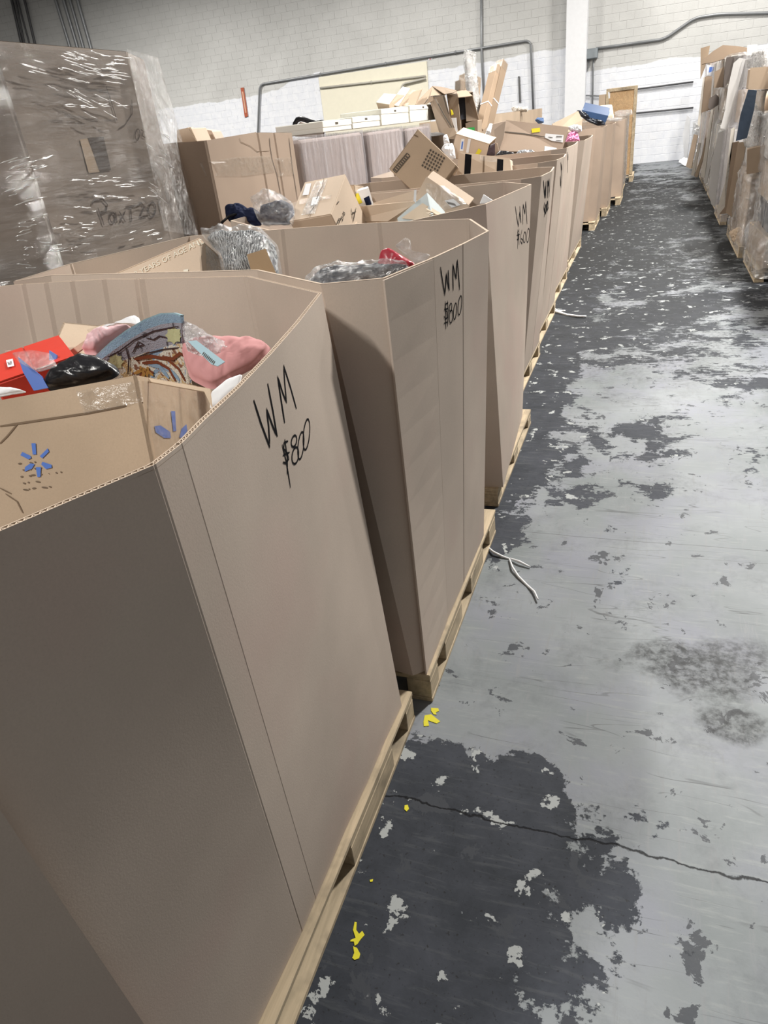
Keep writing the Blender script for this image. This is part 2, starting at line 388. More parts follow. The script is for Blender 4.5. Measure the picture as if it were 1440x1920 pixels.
pipe('conduit',[(1118,91),(1246,73),(1303,33),(1350,26),(1440,24),(1480,22)],.034,'grey conduit running right from the junction box and stepping up')
pipe('conduit',[(1104,112),(1104,125),(1097,140),(1095,250)],.022,'left thin conduit dropping from the junction box with an offset')
pipe('conduit',[(1113,112),(1112,140),(1110,250)],.022,'right thin conduit dropping straight from the junction box')
pipe('conduit',[(1070,178),(1135,180),(1150,179)],.018,'short thin horizontal conduit crossing the white column foot')
pipe('conduit',[(1150,173),(1300,153.5)],.022,'upper horizontal dark pipe right of the wooden panel',DARKP)
pipe('conduit',[(1190,212.5),(1300,202)],.022,'lower horizontal dark pipe right of the wooden panel',DARKP)
for i,(x0,x1,r,w) in enumerate(((22,42,.05,'leftmost'),(29,47,.035,'second'),(33,57,.03,'third'),(46,67,.045,'fourth'),(104,131,.055,'fifth'),(119,145,.06,'sixth'),(131,156,.055,'seventh'),(145,170,.06,'rightmost'))):
    pipe('conduit',[(x0-16,-55),(x0,0),(x1,88),(x1+10,130)],r,w+' of the eight dark vertical pipes at the top left',DARKP if i not in(4,5,6,7) else GREYP,group='vertical pipes at the top left',off=.08)
e=empty('junction_box',wpt(1108,100),'grey metal junction box where three conduits meet beside the column','electrical box')
a=wpt(1097,93);c=wpt(1121,109); mb=MB(); mb.box(a.x,c.x,WY-.17,WY-.02,c.z,a.z); mb.build('housing',plain('box_grey',(.22,.25,.27),.5,.4),e,bevel=.01)
mb=MB(); mb.box(a.x+.02,c.x-.02,WY-.18,WY-.17,c.z+.02,a.z-.02); mb.build('cover',plain('box_grey2',(.27,.30,.32),.5,.4),e)
a=wpt(597,145);c=wpt(800,115); mb=MB(); mb.box(a.x,c.x,WY-.05,WY-.012,1.0,a.z)
e=tag(mb.build('cover_panel',plain('cream_paint',(.80,.76,.62),.6,.3,.05,.04),bevel=.006),'large cream painted panel on the wall behind the carton pile','panel')
pipe('conduit',[(600,165),(798,142.5)],.03,'horizontal pipe painted cream across the cream panel',plain('cream_pipe',(.50,.48,.42),.6,.3),off=.09)
pipe('conduit',[(751,185),(753,158),(798,147)],.03,'short cream pipe with a bend on the right half of the cream panel',plain('cream_pipe',(.50,.48,.42),.6,.3),off=.12)
# small wall things
def wall_plate(name,poly,label,cat,m,extra=None,th=.03):
    e=empty(name,wpt(*poly[0]),label,cat); P=[wpt(x,y,.012) for x,y in poly]; Q=[wpt(x,y,.012+th) for x,y in poly]; n=len(P)
    mb=MB(); mb.add(P+Q,[tuple(range(n)),tuple(range(n,2*n))]+[(i,(i+1)%n,n+(i+1)%n,n+i) for i in range(n)]); mb.build('plate',m,e)
    if extra:
        for poly2,m2,nm in extra:
            P=[wpt(x,y,.014+th) for x,y in poly2]; Q=[wpt(x,y,.02+th) for x,y in poly2]; n=len(P); mb=MB()
            mb.add(P+Q,[tuple(range(n)),tuple(range(n,2*n))]+[(i,(i+1)%n,n+(i+1)%n,n+i) for i in range(n)]); mb.build(nm,m2,e)
REDD=plain('rust_red',(.42,.10,.05),.6,.3)
wall_plate('sign_bracket',[(451,165),(457,164),(465,218),(459,220)],'narrow rusty red bracket high on the white wall left of the long conduit','bracket',REDD,[([(453.5,172),(456,171.5),(462,211),(460,212)],plain('peach',(.68,.40,.27),.6,.3),'inset')])
wall_plate('wall_slot',[(971.5,143),(974.5,143),(977,192),(973,192)],'thin dark vertical slot plate on the wall right of the leaning beams','bracket',plain('darkplate',(.12,.12,.12),.6,.3))
wall_plate('wall_sticker',[(802,110),(811,108),(811,111),(803,113)],'tiny red and white sticker above the corner of the cream panel','sticker',WHITE,[([(805,110.3),(808,109.6),(806.8,112)],plain('red',(.7,.03,.03),.5,.3),'red_mark')],th=.005)
# ------------------------------------------------------------ pallets
def pallet(x0,x1,y0,y1,label,rot=0,blocks=None,group=None,parent=None,h=.127,name='pallet'):
    e=parent or empty(name,((x0+x1)/2,(y0+y1)/2,0),label,'pallet',group)
    host=e
    if parent is not None:
        host=bpy.data.objects.new('pallet',None); host.location=((x0+x1)/2,(y0+y1)/2,0); host.parent=parent; host.matrix_parent_inverse=WM(parent).inverted(); COL.objects.link(host)
    t=.017
    L=y1-y0; blocks=blocks or [(0,.11),(L/2-.07,L/2+.07),(L-.11,L)]
    xs=[x0,(x0+x1)/2-.045,x1-.09]
    for x in xs:
        m=MB(); m.box(x,x+.09,y0,y1,0,t); m.build('bottom_board',PINE,host,bevel=.002)
        for a,b in blocks:
            m=MB(); m.box(x+.002,x+.088,y0+a+.002,y0+b-.002,t+.0005,h-2*t-.0005); m.build('block',PINE,host,bevel=.002)
    for a,b in blocks:
        m=MB(); m.box(x0+.003,x1-.003,y0+a+.002,y0+b-.002,h-2*t,h-t-.0005); m.build('stringer_board',PINE,host,bevel=.002)
    n=7; w=.1; W=x1-x0
    for i in range(n):
        xx=x0+(W-w)*i/(n-1); m=MB(); m.box(xx,xx+w,y0+random.uniform(-.006,.004),y1+random.uniform(-.006,.004),h-t,h); m.build('deck_board',PINE,host,bevel=.002)
    return e
# ------------------------------------------------------------ gaylord sleeves
def smooth_poly(P,creases):
    out=[]
    n=len(P)
    for i,p in enumerate(P):
        if i in creases:
            a=(P[i-1]-p).normalized(); c=(P[(i+1)%n]-p).normalized(); w=creases[i]
            nrm=Vector((c.y-a.y,-(c.x-a.x)))/2
            t=(c-a).normalized(); nrm=Vector((t.y,-t.x))
            out+=[p+a*w*1.6, p-nrm*w, p+c*w*1.6]
        else: out.append(p)
    return out
def gaylord(label,top,bot,creases={},zb=.13,zt=1.41,mat=None,name='gaylord_carton',group=None,th=.009,dz=None,corr=False,cat='carton',bulge=0,nz=5,rim_noise=.004,parent=None):
    mat=mat or KRAFT
    T=[Vector(p) for p in top];B=[Vector(p) for p in bot]; n0=len(T)
    DZ=[0]*n0 if dz is None else dz
    # creases carry along: emulate by tagging indexes
    def exp(P): return smooth_poly(P,creases)
    idx=[]
    for i in range(n0): idx+= [i]*(3 if i in creases else 1)
    Te=exp(T);Be=exp(B); n=len(Te)
    cx=sum(p.x for p in Te)/n; cy=sum(p.y for p in Te)/n
    def inset(P,d):
        out=[]
        for i in range(n):
            a=(P[i]-P[i-1]);c=(P[(i+1)%n]-P[i])
            if a.length<1e-6:a=c
            if c.length<1e-6:c=a
            t=(a.normalized()+c.normalized()); 
            if t.length<1e-6: t=a
            t.normalize(); nn=Vector((-t.y,t.x)); out.append(P[i]+nn*d)
        return out
    e=parent or empty(name,(cx,cy,zb),label,cat,group)
    mb=MB(); V=[]
    rows=[]
    for side,d in ((0,0),(1,th)):
        for k in range(nz+1):
            f=k/nz; P=[Be[i].lerp(Te[i],f**1.0) for i in range(n)]; P=inset(P,d)
            for i in range(n):
                z=zb+(zt-zb)*f
                if k==nz: z+=DZ[idx[i]]+rim_noise*noise.noise(Vector((Te[i].x*9,Te[i].y*9,3.3)))
                nb=bulge*math.sin(math.pi*f)
                x,y=P[i]; dx,dy=x-cx,y-cy; l=math.hypot(dx,dy) or 1
                x+=dx/l*nb; y+=dy/l*nb
                V.append((x,y,z))
    def I(s,k,i): return s*(nz+1)*n+k*n+i%n
    F=[]
    for k in range(nz):
        for i in range(n):
            F.append((I(0,k,i),I(0,k,i+1),I(0,k+1,i+1),I(0,k+1,i)))
            F.append((I(1,k,i+1),I(1,k,i),I(1,k+1,i),I(1,k+1,i+1)))
    for i in range(n):
        if not corr: F.append((I(0,nz,i),I(0,nz,i+1),I(1,nz,i+1),I(1,nz,i)))
        F.append((I(0,0,i+1),I(0,0,i),I(1,0,i),I(1,0,i+1)))
    mb.add(V,F); sl=mb.build('sleeve',mat,e,True); sl.data.set_sharp_from_angle(angle=math.radians(14))
    if corr:
        # open flutes along the cut edge: dark core, wavy liner between two thin liners
        O=[Vector(V[I(0,nz,i)]) for i in range(n)]; In=[Vector(V[I(1,nz,i)]) for i in range(n)]
        core=MB(); wave=MB(); lin=MB()
        for i in range(n):
            o0,o1,i0,i1=O[i],O[(i+1)%n],In[i],In[(i+1)%n]; dn=Vector((0,0,-.006))
            core.add([o0+dn,o1+dn,i1+dn,i0+dn],[(0,1,2,3)])
            for a0,a1,b0,b1 in ((o0,o1,o0.lerp(i0,.17),o1.lerp(i1,.17)),(i0,i1,i0.lerp(o0,.17),i1.lerp(o1,.17))):
                lin.add([a0,a1,b1,b0,b0+dn,b1+dn],[(0,1,2,3),(3,2,5,4)])
            L=(o1-o0).length; m=max(1,int(L/.009))
            if L>.02 and min(o0.x,o1.x)>-1.3:
                pts=[]
                for k in range(m*4+1):
                    f=k/(m*4); w=.5+.33*math.sin(k*math.pi/2)
                    pts.append(o0.lerp(o1,f).lerp(i0.lerp(i1,f),w))
                for k in range(len(pts)-1):
                    a,c=pts[k],pts[k+1]; q=Vector((0,0,-.0006)); t=(c-a).normalized(); s=Vector((t.y,-t.x,0))*.0007
                    wave.add([a-s+q,c-s+q,c+s+q,a+s+q,a-s+dn,c-s+dn,a+s+dn,c+s+dn],[(0,1,2,3),(0,1,5,4),(3,2,7,6)])
        core.build('flute_core',EDGE,e); lin.build('edge_liner',LINER,e); 
        if wave.v: wave.build('corrugated_flute',LINER,e)
    else:
        mbr=MB(); 
        for i in range(n):
            a,b_,c,d=[Vector(V[q]) for q in (I(0,nz,i),I(0,nz,i+1),I(1,nz,i+1),I(1,nz,i))]; u=Vector((0,0,.0012))
            mbr.add([a+u,b_+u,c+u,d+u],[(0,1,2,3)])
        mbr.build('cut_edge',LINER,e)
    return e,sl
def px(pts,z): return [tuple(onz(x,y,z).xy) for x,y in pts]
ZT=1.41
random.seed(5)
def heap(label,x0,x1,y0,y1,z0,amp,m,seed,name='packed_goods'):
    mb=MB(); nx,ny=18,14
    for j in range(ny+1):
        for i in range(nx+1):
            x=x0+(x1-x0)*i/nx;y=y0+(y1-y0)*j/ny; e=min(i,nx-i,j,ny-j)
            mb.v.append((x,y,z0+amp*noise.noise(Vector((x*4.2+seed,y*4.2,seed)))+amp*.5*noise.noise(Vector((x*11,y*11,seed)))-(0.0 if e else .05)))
    for j in range(ny):
        for i in range(nx):
            a=j*(nx+1)+i; mb.f.append((a,a+1,a+nx+2,a+nx+1))
    n=len(mb.v)  # skirt down so it is a solid mound
    mb.v+=[(x0,y0,.2),(x1,y0,.2),(x1,y1,.2),(x0,y1,.2)]
    low=[j*(nx+1) for j in range(ny+1)]; hi=[j*(nx+1)+nx for j in range(ny+1)]
    mb.f.append(tuple(range(0,nx+1))+(n+1,n)); mb.f.append(tuple(range(ny*(nx+1),ny*(nx+1)+nx+1))+(n+2,n+3))
    mb.f.append(tuple(low)+(n+3,n)); mb.f.append(tuple(hi)+(n+2,n+1)); mb.f.append((n,n+1,n+2,n+3))
    return tag(mb.build(name,m,None,True),label,'packed goods',None,'stuff')
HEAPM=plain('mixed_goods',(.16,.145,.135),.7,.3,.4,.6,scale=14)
# ---- box 1 (nearest)
rim1=px([(290,870),(340,830),(385,788),(450,725),(510,662),(560,603),(603,548)],ZT)
back1=px([(465,517),(268,522),(258,522),(197,524),(137,527),(88,530),(46,532),(0,536)],ZT)
top1=rim1+back1+[(-2.3,1.80),(-2.32,.45),(-2.05,.12),(-1.0,.05),(-.72,.28)]
bot1=[(-.645,.76),(-.645,.84),(-.645,.92),(-.645,1.05),(-.64,1.2),(-.64,1.36),(-.635,1.5),(-.95,1.62),(-1.5,1.63),(-1.52,1.63),(-1.65,1.63),(-1.78,1.63),(-1.88,1.63),(-1.98,1.63),(-2.08,1.63),(-2.25,1.55),(-2.27,.4),(-2.0,.15),(-1.0,.12),(-.665,.36)]
b1,s1=gaylord('nearest open cardboard bulk box, marked WM $800, with the blue-starred carton inside',top1,bot1,{0:.0015,1:.001,8:.008,9:.007,10:.007,11:.007,12:.007,13:.007,7:.006},corr=True,nz=26)
B1=bvh([s1]); K=(200,500,2.4)
# overlapping lap panel on the near face
mb=MB(); 
def lapline(f): return onplane(-60+f*(330+60),1430+f*(2010-1430),Vector((-.66,.35,.7)),Vector((.93,-.36,.02)))
hl=[lapline(f/6) for f in range(7)]
dirn=Vector((-.36,-.93,0)); nn=Vector((.93,-.36,0)).normalized()
V=[]
for p in hl: V+=[p+nn*.006,p+nn*.006+dirn*.5,p-nn*.001]
mb.add(V,[(3*i,3*i+1,3*i+4,3*i+3) for i in range(6)]+[(3*i,3*i+3,3*i+5,3*i+2) for i in range(6)])
mb.build('overlap_panel',KRAFT,b1)
def wm(B,K,W,M,dol,digs,w,e):
    o=strokes('marker_lettering',B,[crop(*K,W),crop(*K,M)],w,MARKER,e,off=.0009)
    o2=strokes('marker_lettering',B,[crop(*K,d) for d in dol]+[crop(*K,d) for d in digs],w*.72,MARKER,e,off=.0009)
wm(B1,K,[(660,600),(695,710),(733,812),(728,720),(718,640),(745,715),(766,765),(747,650),(723,525)],[(800,704),(784,600),(768,492),(790,565),(808,612),(800,520),(795,445),(825,540),(853,640)],
   [[(815,785),(797,792),(796,820),(812,840),(818,865),(806,885),(792,880)],[(800,775),(812,860),(812,935)],[(788,800),(808,880),(826,995)],[(792,850),(822,835)]],
   [oval(842,785,12,26,4),oval(848,850,15,38,4),oval(873,805,13,62,6),oval(898,755,14,70,6)],.0062,b1)
# ---- box 2
rim2=px([(720,522),(812,485),(868,459),(917,433)],ZT)
top2=rim2+px([(882,411),(711,418),(529,429),(355,443)],ZT)+px([(130,495),(25,528)],ZT)+[(-2.0,2.02),(-1.12,1.94),(-.80,1.70)]
top2[4]=tuple(onz(882,411,ZT).xy)
bot2=[(-.605,1.67),(-.60,1.95),(-.595,2.2),(-.59,2.56),(-.66,2.70),(-1.0,2.72),(-1.5,2.72),(-2.0,2.70),(-2.1,2.2),(-2.1,1.85),(-2.0,1.68),(-.85,1.67),(-.64,1.64)]
b2,s2=gaylord('second open bulk box from the camera, marked WM $800, holding red and dark plastic bags',top2,bot2,{1:.003,2:.003,5:.008,6:.008,4:.006,8:.004},nz=16)
def lap(e,T0,T1,B0,B1_,zb,zt,off=.009,m=KRAFT):
    mb=MB(); V=[]; nz=12
    for k in range(nz+1):
        f=k/nz; z=zb+(zt-zb)*f-.002; a=Vector(B0).lerp(Vector(T0),f);c=Vector(B1_).lerp(Vector(T1),f); t=(c-a).normalized(); nn=Vector((t.y,-t.x))
        V+=[(*(a+nn*off-t*.012),z),(*(c+nn*.0012),z),(*(a+nn*(off-.006)-t*.012),z),(*(c+nn*.0003),z)]
    F=[]
    for k in range(nz):
        q=4*k; F+=[(q,q+1,q+5,q+4),(q+2,q+3,q+7,q+6),(q,q+2,q+6,q+4),(q+1,q+3,q+7,q+5)]
    F+=[(0,1,3,2),(4*nz,4*nz+1,4*nz+3,4*nz+2)]
    mb.add(V,F); return mb.build('overlap_panel',m,e)
lap(b2,top2[0],top2[1],bot2[0],bot2[1],.13,ZT)
B2=bvh([s2]); K=(640,420,4)
wm(B2,K,[(742,322),(758,430),(776,535),(782,440),(786,370),(795,440),(808,500),(803,410),(800,345)],[(838,500),(836,400),(836,300),(850,375),(860,412),(863,340),(868,268),(878,380),(886,495)],
   [[(800,590),(782,600),(775,640),(790,660),(795,700),(780,715),(768,690)],[(778,580),(782,700),(782,790)],[(796,575),(800,680),(796,770)],[(770,645),(800,632)],[(768,745),(795,735)]],
   [oval(818,625,9,30,3),oval(822,695,13,48,3),oval(852,655,11,62,5),oval(888,610,13,72,7)],.0062,b2)
# ---- box 3
rim3=px([(911,383),(997,346)],ZT)
top3=rim3+px([(947,342),(847,352),(693,363)],ZT)+[(-2.0,4.15)]+px([(432,414)],ZT)+px([(540,428),(740,417)],ZT)
bot3=[(-.60,3.08),(-.655,4.03),(-.76,4.16),(-1.05,4.18),(-1.6,4.18),(-2.0,4.1),(-2.05,3.3),(-1.8,3.05),(-1.1,3.02)]
b3,s3=gaylord('third open bulk box from the camera, marked WM $600, holding a dented tan taped carton',top3,bot3,{1:.003,2:.004,3:.004,4:.003},zb=.10,nz=5,dz=[0,0,0,0,0,0,0,-.03,-.01])
B3=bvh([s3]); K=(840,350,5.485)
wm(B3,K,[(690,200),(706,310),(722,410),(732,320),(735,260),(745,330),(750,372),(742,280),(738,200)],[(768,390),(768,280),(772,180),(785,250),(790,280),(795,210),(799,150),(806,270),(812,385)],
   [[(730,440),(715,470),(725,510),(722,545),(708,540)],[(716,440),(718,540),(716,640)],[(728,430),(728,530),(730,600)],[(706,500),(738,490)]],
   [[(760,440),(748,500),(746,560),(760,590),(768,550),(752,530)],oval(786,520,12,55,4),oval(822,500,13,72,6)],.008,b3)
# ---- boxes 4-10 of the aisle row: rotated octagons
def octa(x1,y0,y1,wid=1.45,c=.14,cl=.14,sk=0,swell=0):
    # x1 = aisle side; CCW from near right
    x0=x1-wid
    return [(x1-sk,y0+c),(x1-sk+swell,(y0+y1)/2),(x1,y1-c),(x1-c,y1),((x0+x1)/2,y1),(x0+cl,y1),(x0,y1-cl),(x0,y0+cl),(x0+cl,y0),((x0+x1)/2,y0),(x1-c-sk,y0)]
rowspec=[ # top x1,y0,y1 ; bottom x1,y0,y1 ; chamfers ; label ; zt ; mat
 (-.60,4.32,5.12,-.76,4.62,5.62,.10,.10,'fourth open bulk box from the camera, marked WM $800',1.41,KRAFT),
 (-.66,5.55,6.38,-.80,5.72,6.98,.12,.12,'fifth open bulk box from the camera, under the carton with two black stripes',1.41,KRAFT),
 (-.73,6.85,8.15,-.85,7.15,8.50,.12,.1,'sixth open bulk box from the camera, under the long brown carton with a yellow sticker',1.42,KRAFT),
 (-.72,8.60,9.85,-.88,8.85,10.6,.06,.06,'seventh bulk box from the camera, pinkish, behind the knotted pink bag',1.40,KRAFT),
 (-.74,11.9,13.0,-.80,11.95,13.1,.10,.12,'eighth bulk box from the camera, shaded, under the navy package in plastic',1.41,KRAFT_D),  # darker board on this and the next two puts in their shade
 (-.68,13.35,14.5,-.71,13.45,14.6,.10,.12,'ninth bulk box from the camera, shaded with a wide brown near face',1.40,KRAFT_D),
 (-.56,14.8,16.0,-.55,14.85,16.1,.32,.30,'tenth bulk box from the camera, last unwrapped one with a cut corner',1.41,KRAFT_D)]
ROW=[(b1,s1),(b2,s2),(b3,s3)]
for (x,y0,y1,bx,by0,by1,c,c2,lab,zt,mt) in rowspec:
    T=octa(x,y0,y1,1.45,c,.14,0,.02);B=octa(bx,by0,by1,1.30,c2)
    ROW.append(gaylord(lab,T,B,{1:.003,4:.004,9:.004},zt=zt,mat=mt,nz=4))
def scrib(i,K,lines,w):
    e,s=ROW[i]; o=strokes('marker_lettering',bvh([s]),[crop(*K,l) for l in lines],w,MARKER,e)
scrib(3,(900,60,2.667),[[(317,742),(320,790),(324,832),(326,770),(328,830),(330,745)],[(338,830),(338,740),(342,770),(345,735),(346,825)],[(322,850),(319,880),(324,900),(320,925)],oval(328,885,3,22),oval(336,870,3,22)],.012)
scrib(4,(900,60,2.667),[[(404,650),(406,700),(404,780)],[(408,660),(409,690)],[(401,720),(402,770)]],.012)
scrib(5,(900,60,2.667),[[(436,600),(438,650),(437,705)],[(440,610),(440,640)]],.012)
# pallets under the row
pallet(-1.85,-.622,.30,1.575,'pallet under the nearest bulk box, dirty pine with notched side',blocks=[(0,.12),(.71,1.06),(1.20,1.275)])
pallet(-1.85,-.585,1.66,2.80,'pallet under the second bulk box, its side board sticking into the aisle',blocks=[(0,.10),(.2,.46),(.62,.86),(1.0,1.14)])
pallet(-1.9,-.62,3.05,4.15,'pallet under the third bulk box, nearly hidden by the sagging sleeve',h=.10)
for (x,y0,y1,bx,by0,by1,c,c2,lab,zt,mt),nm in zip(rowspec,('fourth','fifth','sixth','seventh','eighth','ninth','tenth')):
    pallet(bx-1.28,bx+.0,by0-.03,by1-.03,'pine pallet under the '+nm+' bulk box of the aisle row')
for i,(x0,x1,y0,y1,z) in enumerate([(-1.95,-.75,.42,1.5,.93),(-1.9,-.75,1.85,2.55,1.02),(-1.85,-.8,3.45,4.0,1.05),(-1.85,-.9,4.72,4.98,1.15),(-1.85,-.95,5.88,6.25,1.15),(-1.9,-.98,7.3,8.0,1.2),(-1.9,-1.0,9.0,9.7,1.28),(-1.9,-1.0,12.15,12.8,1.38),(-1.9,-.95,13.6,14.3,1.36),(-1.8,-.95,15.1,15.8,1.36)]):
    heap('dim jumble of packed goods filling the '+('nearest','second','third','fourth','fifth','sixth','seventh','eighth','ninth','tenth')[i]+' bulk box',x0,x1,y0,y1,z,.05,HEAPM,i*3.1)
# ------------------------------------------------------------ cartons lying in the bulk boxes
def frame(loc,rot,d): return Matrix.LocRotScale(Vector(loc),Euler(rot,'XYZ'),None)
def carton(name,label,dims,loc,rot,mat,cat='carton',group=None,tape=None,open_face=None,tape_m=None,flaps=('z+',),parent=None,bev=.004,base=True):
    M=frame(loc,rot,dims); d=Vector(dims)/2
    if parent is None: e=empty(name,loc,label,cat,group,rot)
    else:
        e=bpy.data.objects.new(name,None); COL.objects.link(e); e.location=loc; e.rotation_euler=rot; e.parent=parent; e.matrix_parent_inverse=WM(parent).inverted()
    mb=MB()
    if open_face is None: mb.box(-d.x,d.x,-d.y,d.y,-d.z,d.z,M)
    else:
        w=.006; ax='xyz'.index(open_face[0]); sg=1 if open_face[1]=='+' else -1
        for a in range(3):
            for s in (-1,1):
                if a==ax and s==sg: continue
                lo=[-d[i] for i in range(3)];hi=[d[i] for i in range(3)]
                if s<0: hi[a]=-d[a]+w
                else: lo[a]=d[a]-w
                mb.box(lo[0],hi[0],lo[1],hi[1],lo[2],hi[2],M)
    bo=mb.build('body',mat,e,bevel=bev if open_face is None else 0)
    if open_face is None:
        for fc in flaps:
            ax='xyz'.index(fc[0]); sg=1 if fc[1]=='+' else -1; o=[i for i in range(3) if i!=ax]
            la,sa=(o[0],o[1]) if d[o[0]]>=d[o[1]] else (o[1],o[0])
            for s in (-1,1):
                lo=[0,0,0];hi=[0,0,0]; lo[la]=-d[la]+.002;hi[la]=d[la]-.002
                if s<0: lo[sa]=-d[sa]+.002;hi[sa]=-.0015
                else: lo[sa]=.0015;hi[sa]=d[sa]-.002
                a,b=(d[ax],d[ax]+.003) if sg>0 else (-d[ax]-.003,-d[ax]); lo[ax],hi[ax]=a,b
                m=MB(); m.box(lo[0],hi[0],lo[1],hi[1],lo[2],hi[2],M); m.build('flap',mat,e)
            if tape:
                lo=[0,0,0];hi=[0,0,0]; lo[la]=-d[la]-.001;hi[la]=d[la]+.001;lo[sa]=-tape/2;hi[sa]=tape/2
                a,b=(d[ax]+.0032,d[ax]+.0042) if sg>0 else (-d[ax]-.0042,-d[ax]-.0032); lo[ax],hi[ax]=a,b
                m=MB(); m.box(lo[0],hi[0],lo[1],hi[1],lo[2],hi[2],M); m.build('tape',tape_m or TAPE,e)
    return e,bo
def wedge(e,front,depth,yy,m,slope=(0,0,0,0)):
    A=[ony(x,y,yy+s_) for (x,y),s_ in zip(front,slope)]; Dv=Vector(depth); Bk_=[p_+Dv for p_ in A]; mb=MB(); mb.add(A+Bk_,[(0,1,2,3),(4,5,6,7),(0,1,5,4),(1,2,6,5),(2,3,7,6),(3,0,4,7)]); return mb.build('body',m,e,bevel=.004)
def obb_bvh(e): return bvh([c for c in e.children if c.type=='MESH'])
# open flap helper: thin panel from 4 world points
def panel(name,pts,m,parent,th=.004,label=None):
    P=[Vector(p) for p in pts]; n=(P[1]-P[0]).cross(P[-1]-P[0]).normalized(); Q=[p+n*th for p in P]; k=len(P); mb=MB()
    mb.add(P+Q,[tuple(range(k)),tuple(range(k,2*k))]+[(i,(i+1)%k,k+(i+1)%k,k+i) for i in range(k)])
    o=mb.build(name,m,parent)
    if label:o['label']=label
    return o
def pquad(name,pts,P0,Nn,m,parent,th=.004,label=None): return panel(name,[onplane(x,y,Vector(P0),Vector(Nn)) for x,y in pts],m,parent,th,label)
# soft goods: a domed, creased pad on a tilted plane through P0 whose outline was measured in the photograph
def soft(name,label,cat,outline,P0,Nn,th,m,seed=1,wr=.25,group=None,n=64,rings=14,parent=None,freq=13,flat=.27,back=.6,ctr=None):
    P0=Vector(P0);Nn=Vector(Nn).normalized(); pts=[onplane(x,y,P0,Nn) for x,y in outline]
    L=[(pts[(i+1)%len(pts)]-pts[i]).length for i in range(len(pts))]; tot=sum(L); res=[]
    for k in range(n):
        s=tot*k/n; i=0
        while s>L[i]: s-=L[i]; i+=1
        res.append(pts[i].lerp(pts[(i+1)%len(pts)],s/L[i]))
    # slight rounding
    for _ in range(2): res=[(res[i-1]+res[i]*3+res[(i+1)%n])/5 for i in range(n)]
    c=sum(res,Vector())/n if ctr is None else onplane(ctr[0],ctr[1],P0,Nn)
    mb=MB(); V=[]; nf=Nn if Nn.dot(CO-c)>0 else -Nn
    def wrv(p):
        d=noise.noise_vector(p*freq*.5+Vector((seed,seed,0)))*.08; q=p+d
        return 1.6*(.35-abs(noise.noise(q*freq+Vector((seed,0,0)))))+.9*(.3-abs(noise.noise(q*freq*2.3+Vector((0,seed,0)))))+.4*noise.noise(q*freq*6)
    for side in (1,-1):
        for r in range(rings):
            f=1-r/rings; h=(1-f**2)**flat
            for p in res:
                q=c+(p-c)*f; hh=th*h*(1 if side>0 else back)
                q=q+nf*(side*hh+wrv(q)*th*wr*min(1,h*1.6))
                V.append(q)
        V.append(c+nf*(side*th*(1 if side>0 else back)))
    S0=rings*n+1; F=[]
    for sd in (0,1):
        o=sd*S0
        for r in range(rings-1):
            for i in range(n): F.append((o+r*n+i,o+r*n+(i+1)%n,o+(r+1)*n+(i+1)%n,o+(r+1)*n+i))
        for i in range(n): F.append((o+(rings-1)*n+i,o+(rings-1)*n+(i+1)%n,o+rings*n))
    for i in range(n): F.append((i,(i+1)%n,S0+(i+1)%n,S0+i))
    mb.add(V,F); 
    if parent is not None: return mb.build(name,m,parent,True)
    o=mb.build(name,m,None,True); tag(o,label,cat,group); return o
BLUE=plain('print_blue',(.10,.21,.62),.6,.3,.0,.05); BLACK=plain('gloss_black',(.012,.012,.015),.28,.5,.25,.1); NAVY=plain('navy_cloth',(.012,.018,.05),.85,.2,.5,.3)
PINK=plain('pink_fleece',(.62,.30,.30),.7,.3,.3,.06,scale=8); RED=plain('red_print',(.66,.045,.025),.4,.5,.05,.08); REDP=plain('red_poly',(.42,.03,.05),.35,.5,.5,.1,scale=10)
DARKPOLY=plain('dark_poly',(.035,.042,.06),.3,.6,.6,.2,scale=8); SKY=plain('pale_blue',(.42,.60,.68),.5,.4,.0,.04); YEL=plain('yellow_label',(.85,.74,.04),.5,.4,.0,.04); GREENL=plain('green_label',(.05,.55,.12),.5,.4,0,.04)
INK=plain('faded_ink',(.10,.085,.07),.6,.2,.0,.1); TAN_INK=plain('tan_ink',(.33,.24,.16),.7,.2)
WHITEP=plain('white_poly',(.80,.81,.83),.35,.5,.5,.04,scale=9)
TAPEO=plain('kraft_tape',(.42,.30,.19),.35,.5,.1,.06); CREAMF=plain('cream_flap',(.80,.74,.58),.6,.3)
# -- nearest box
e,bo=carton('shipping_carton','dented open carton with two blue star marks in the nearest bulk box',(.387,.445,.357),(-1.121,1.127,1.117),(-.396,-.08,.32),KRAFT_OLD,open_face='z+')
BS=obb_bvh(e); kA=(0,420,2.769)
def petal(cx,cy,ang,l0,l1,w):
    ca,sa=math.cos(ang),math.sin(ang); out=[]
    for (r,s) in ((l0,-w*.35),(l0+ (l1-l0)*.5,-w*.5),(l1,-w*.45),(l1+w*.12,0),(l1,w*.45),(l0+(l1-l0)*.5,w*.5),(l0,w*.35)): out.append((cx+ca*r-sa*s,cy+sa*r+ca*s))
    return out
for poly in ([(165,1138),(187,1138),(191,1196),(172,1197)],[(250,1164),(256,1182),(222,1216),(208,1206)],[(118,1183),(108,1200),(150,1222),(165,1215),(160,1203)],[(222,1234),(270,1250),(270,1266),(240,1272),(216,1248)],[(188,1262),(215,1262),(212,1312),(196,1314)],[(132,1262),(160,1242),(182,1246),(168,1270),(130,1286)]):
    decal_poly('blue_petal',BS,crop(*kA,poly),BLUE,e,.0015)
for poly in ([(884,972),(906,972),(912,1075),(896,1078)],[(798,1050),(830,1046),(880,1080),(884,1112),(850,1112),(805,1082)],[(965,1040),(970,1075),(940,1112),(928,1108),(940,1062)]):
    decal_poly('blue_petal',BS,crop(*kA,poly),BLUE,e,.0015)
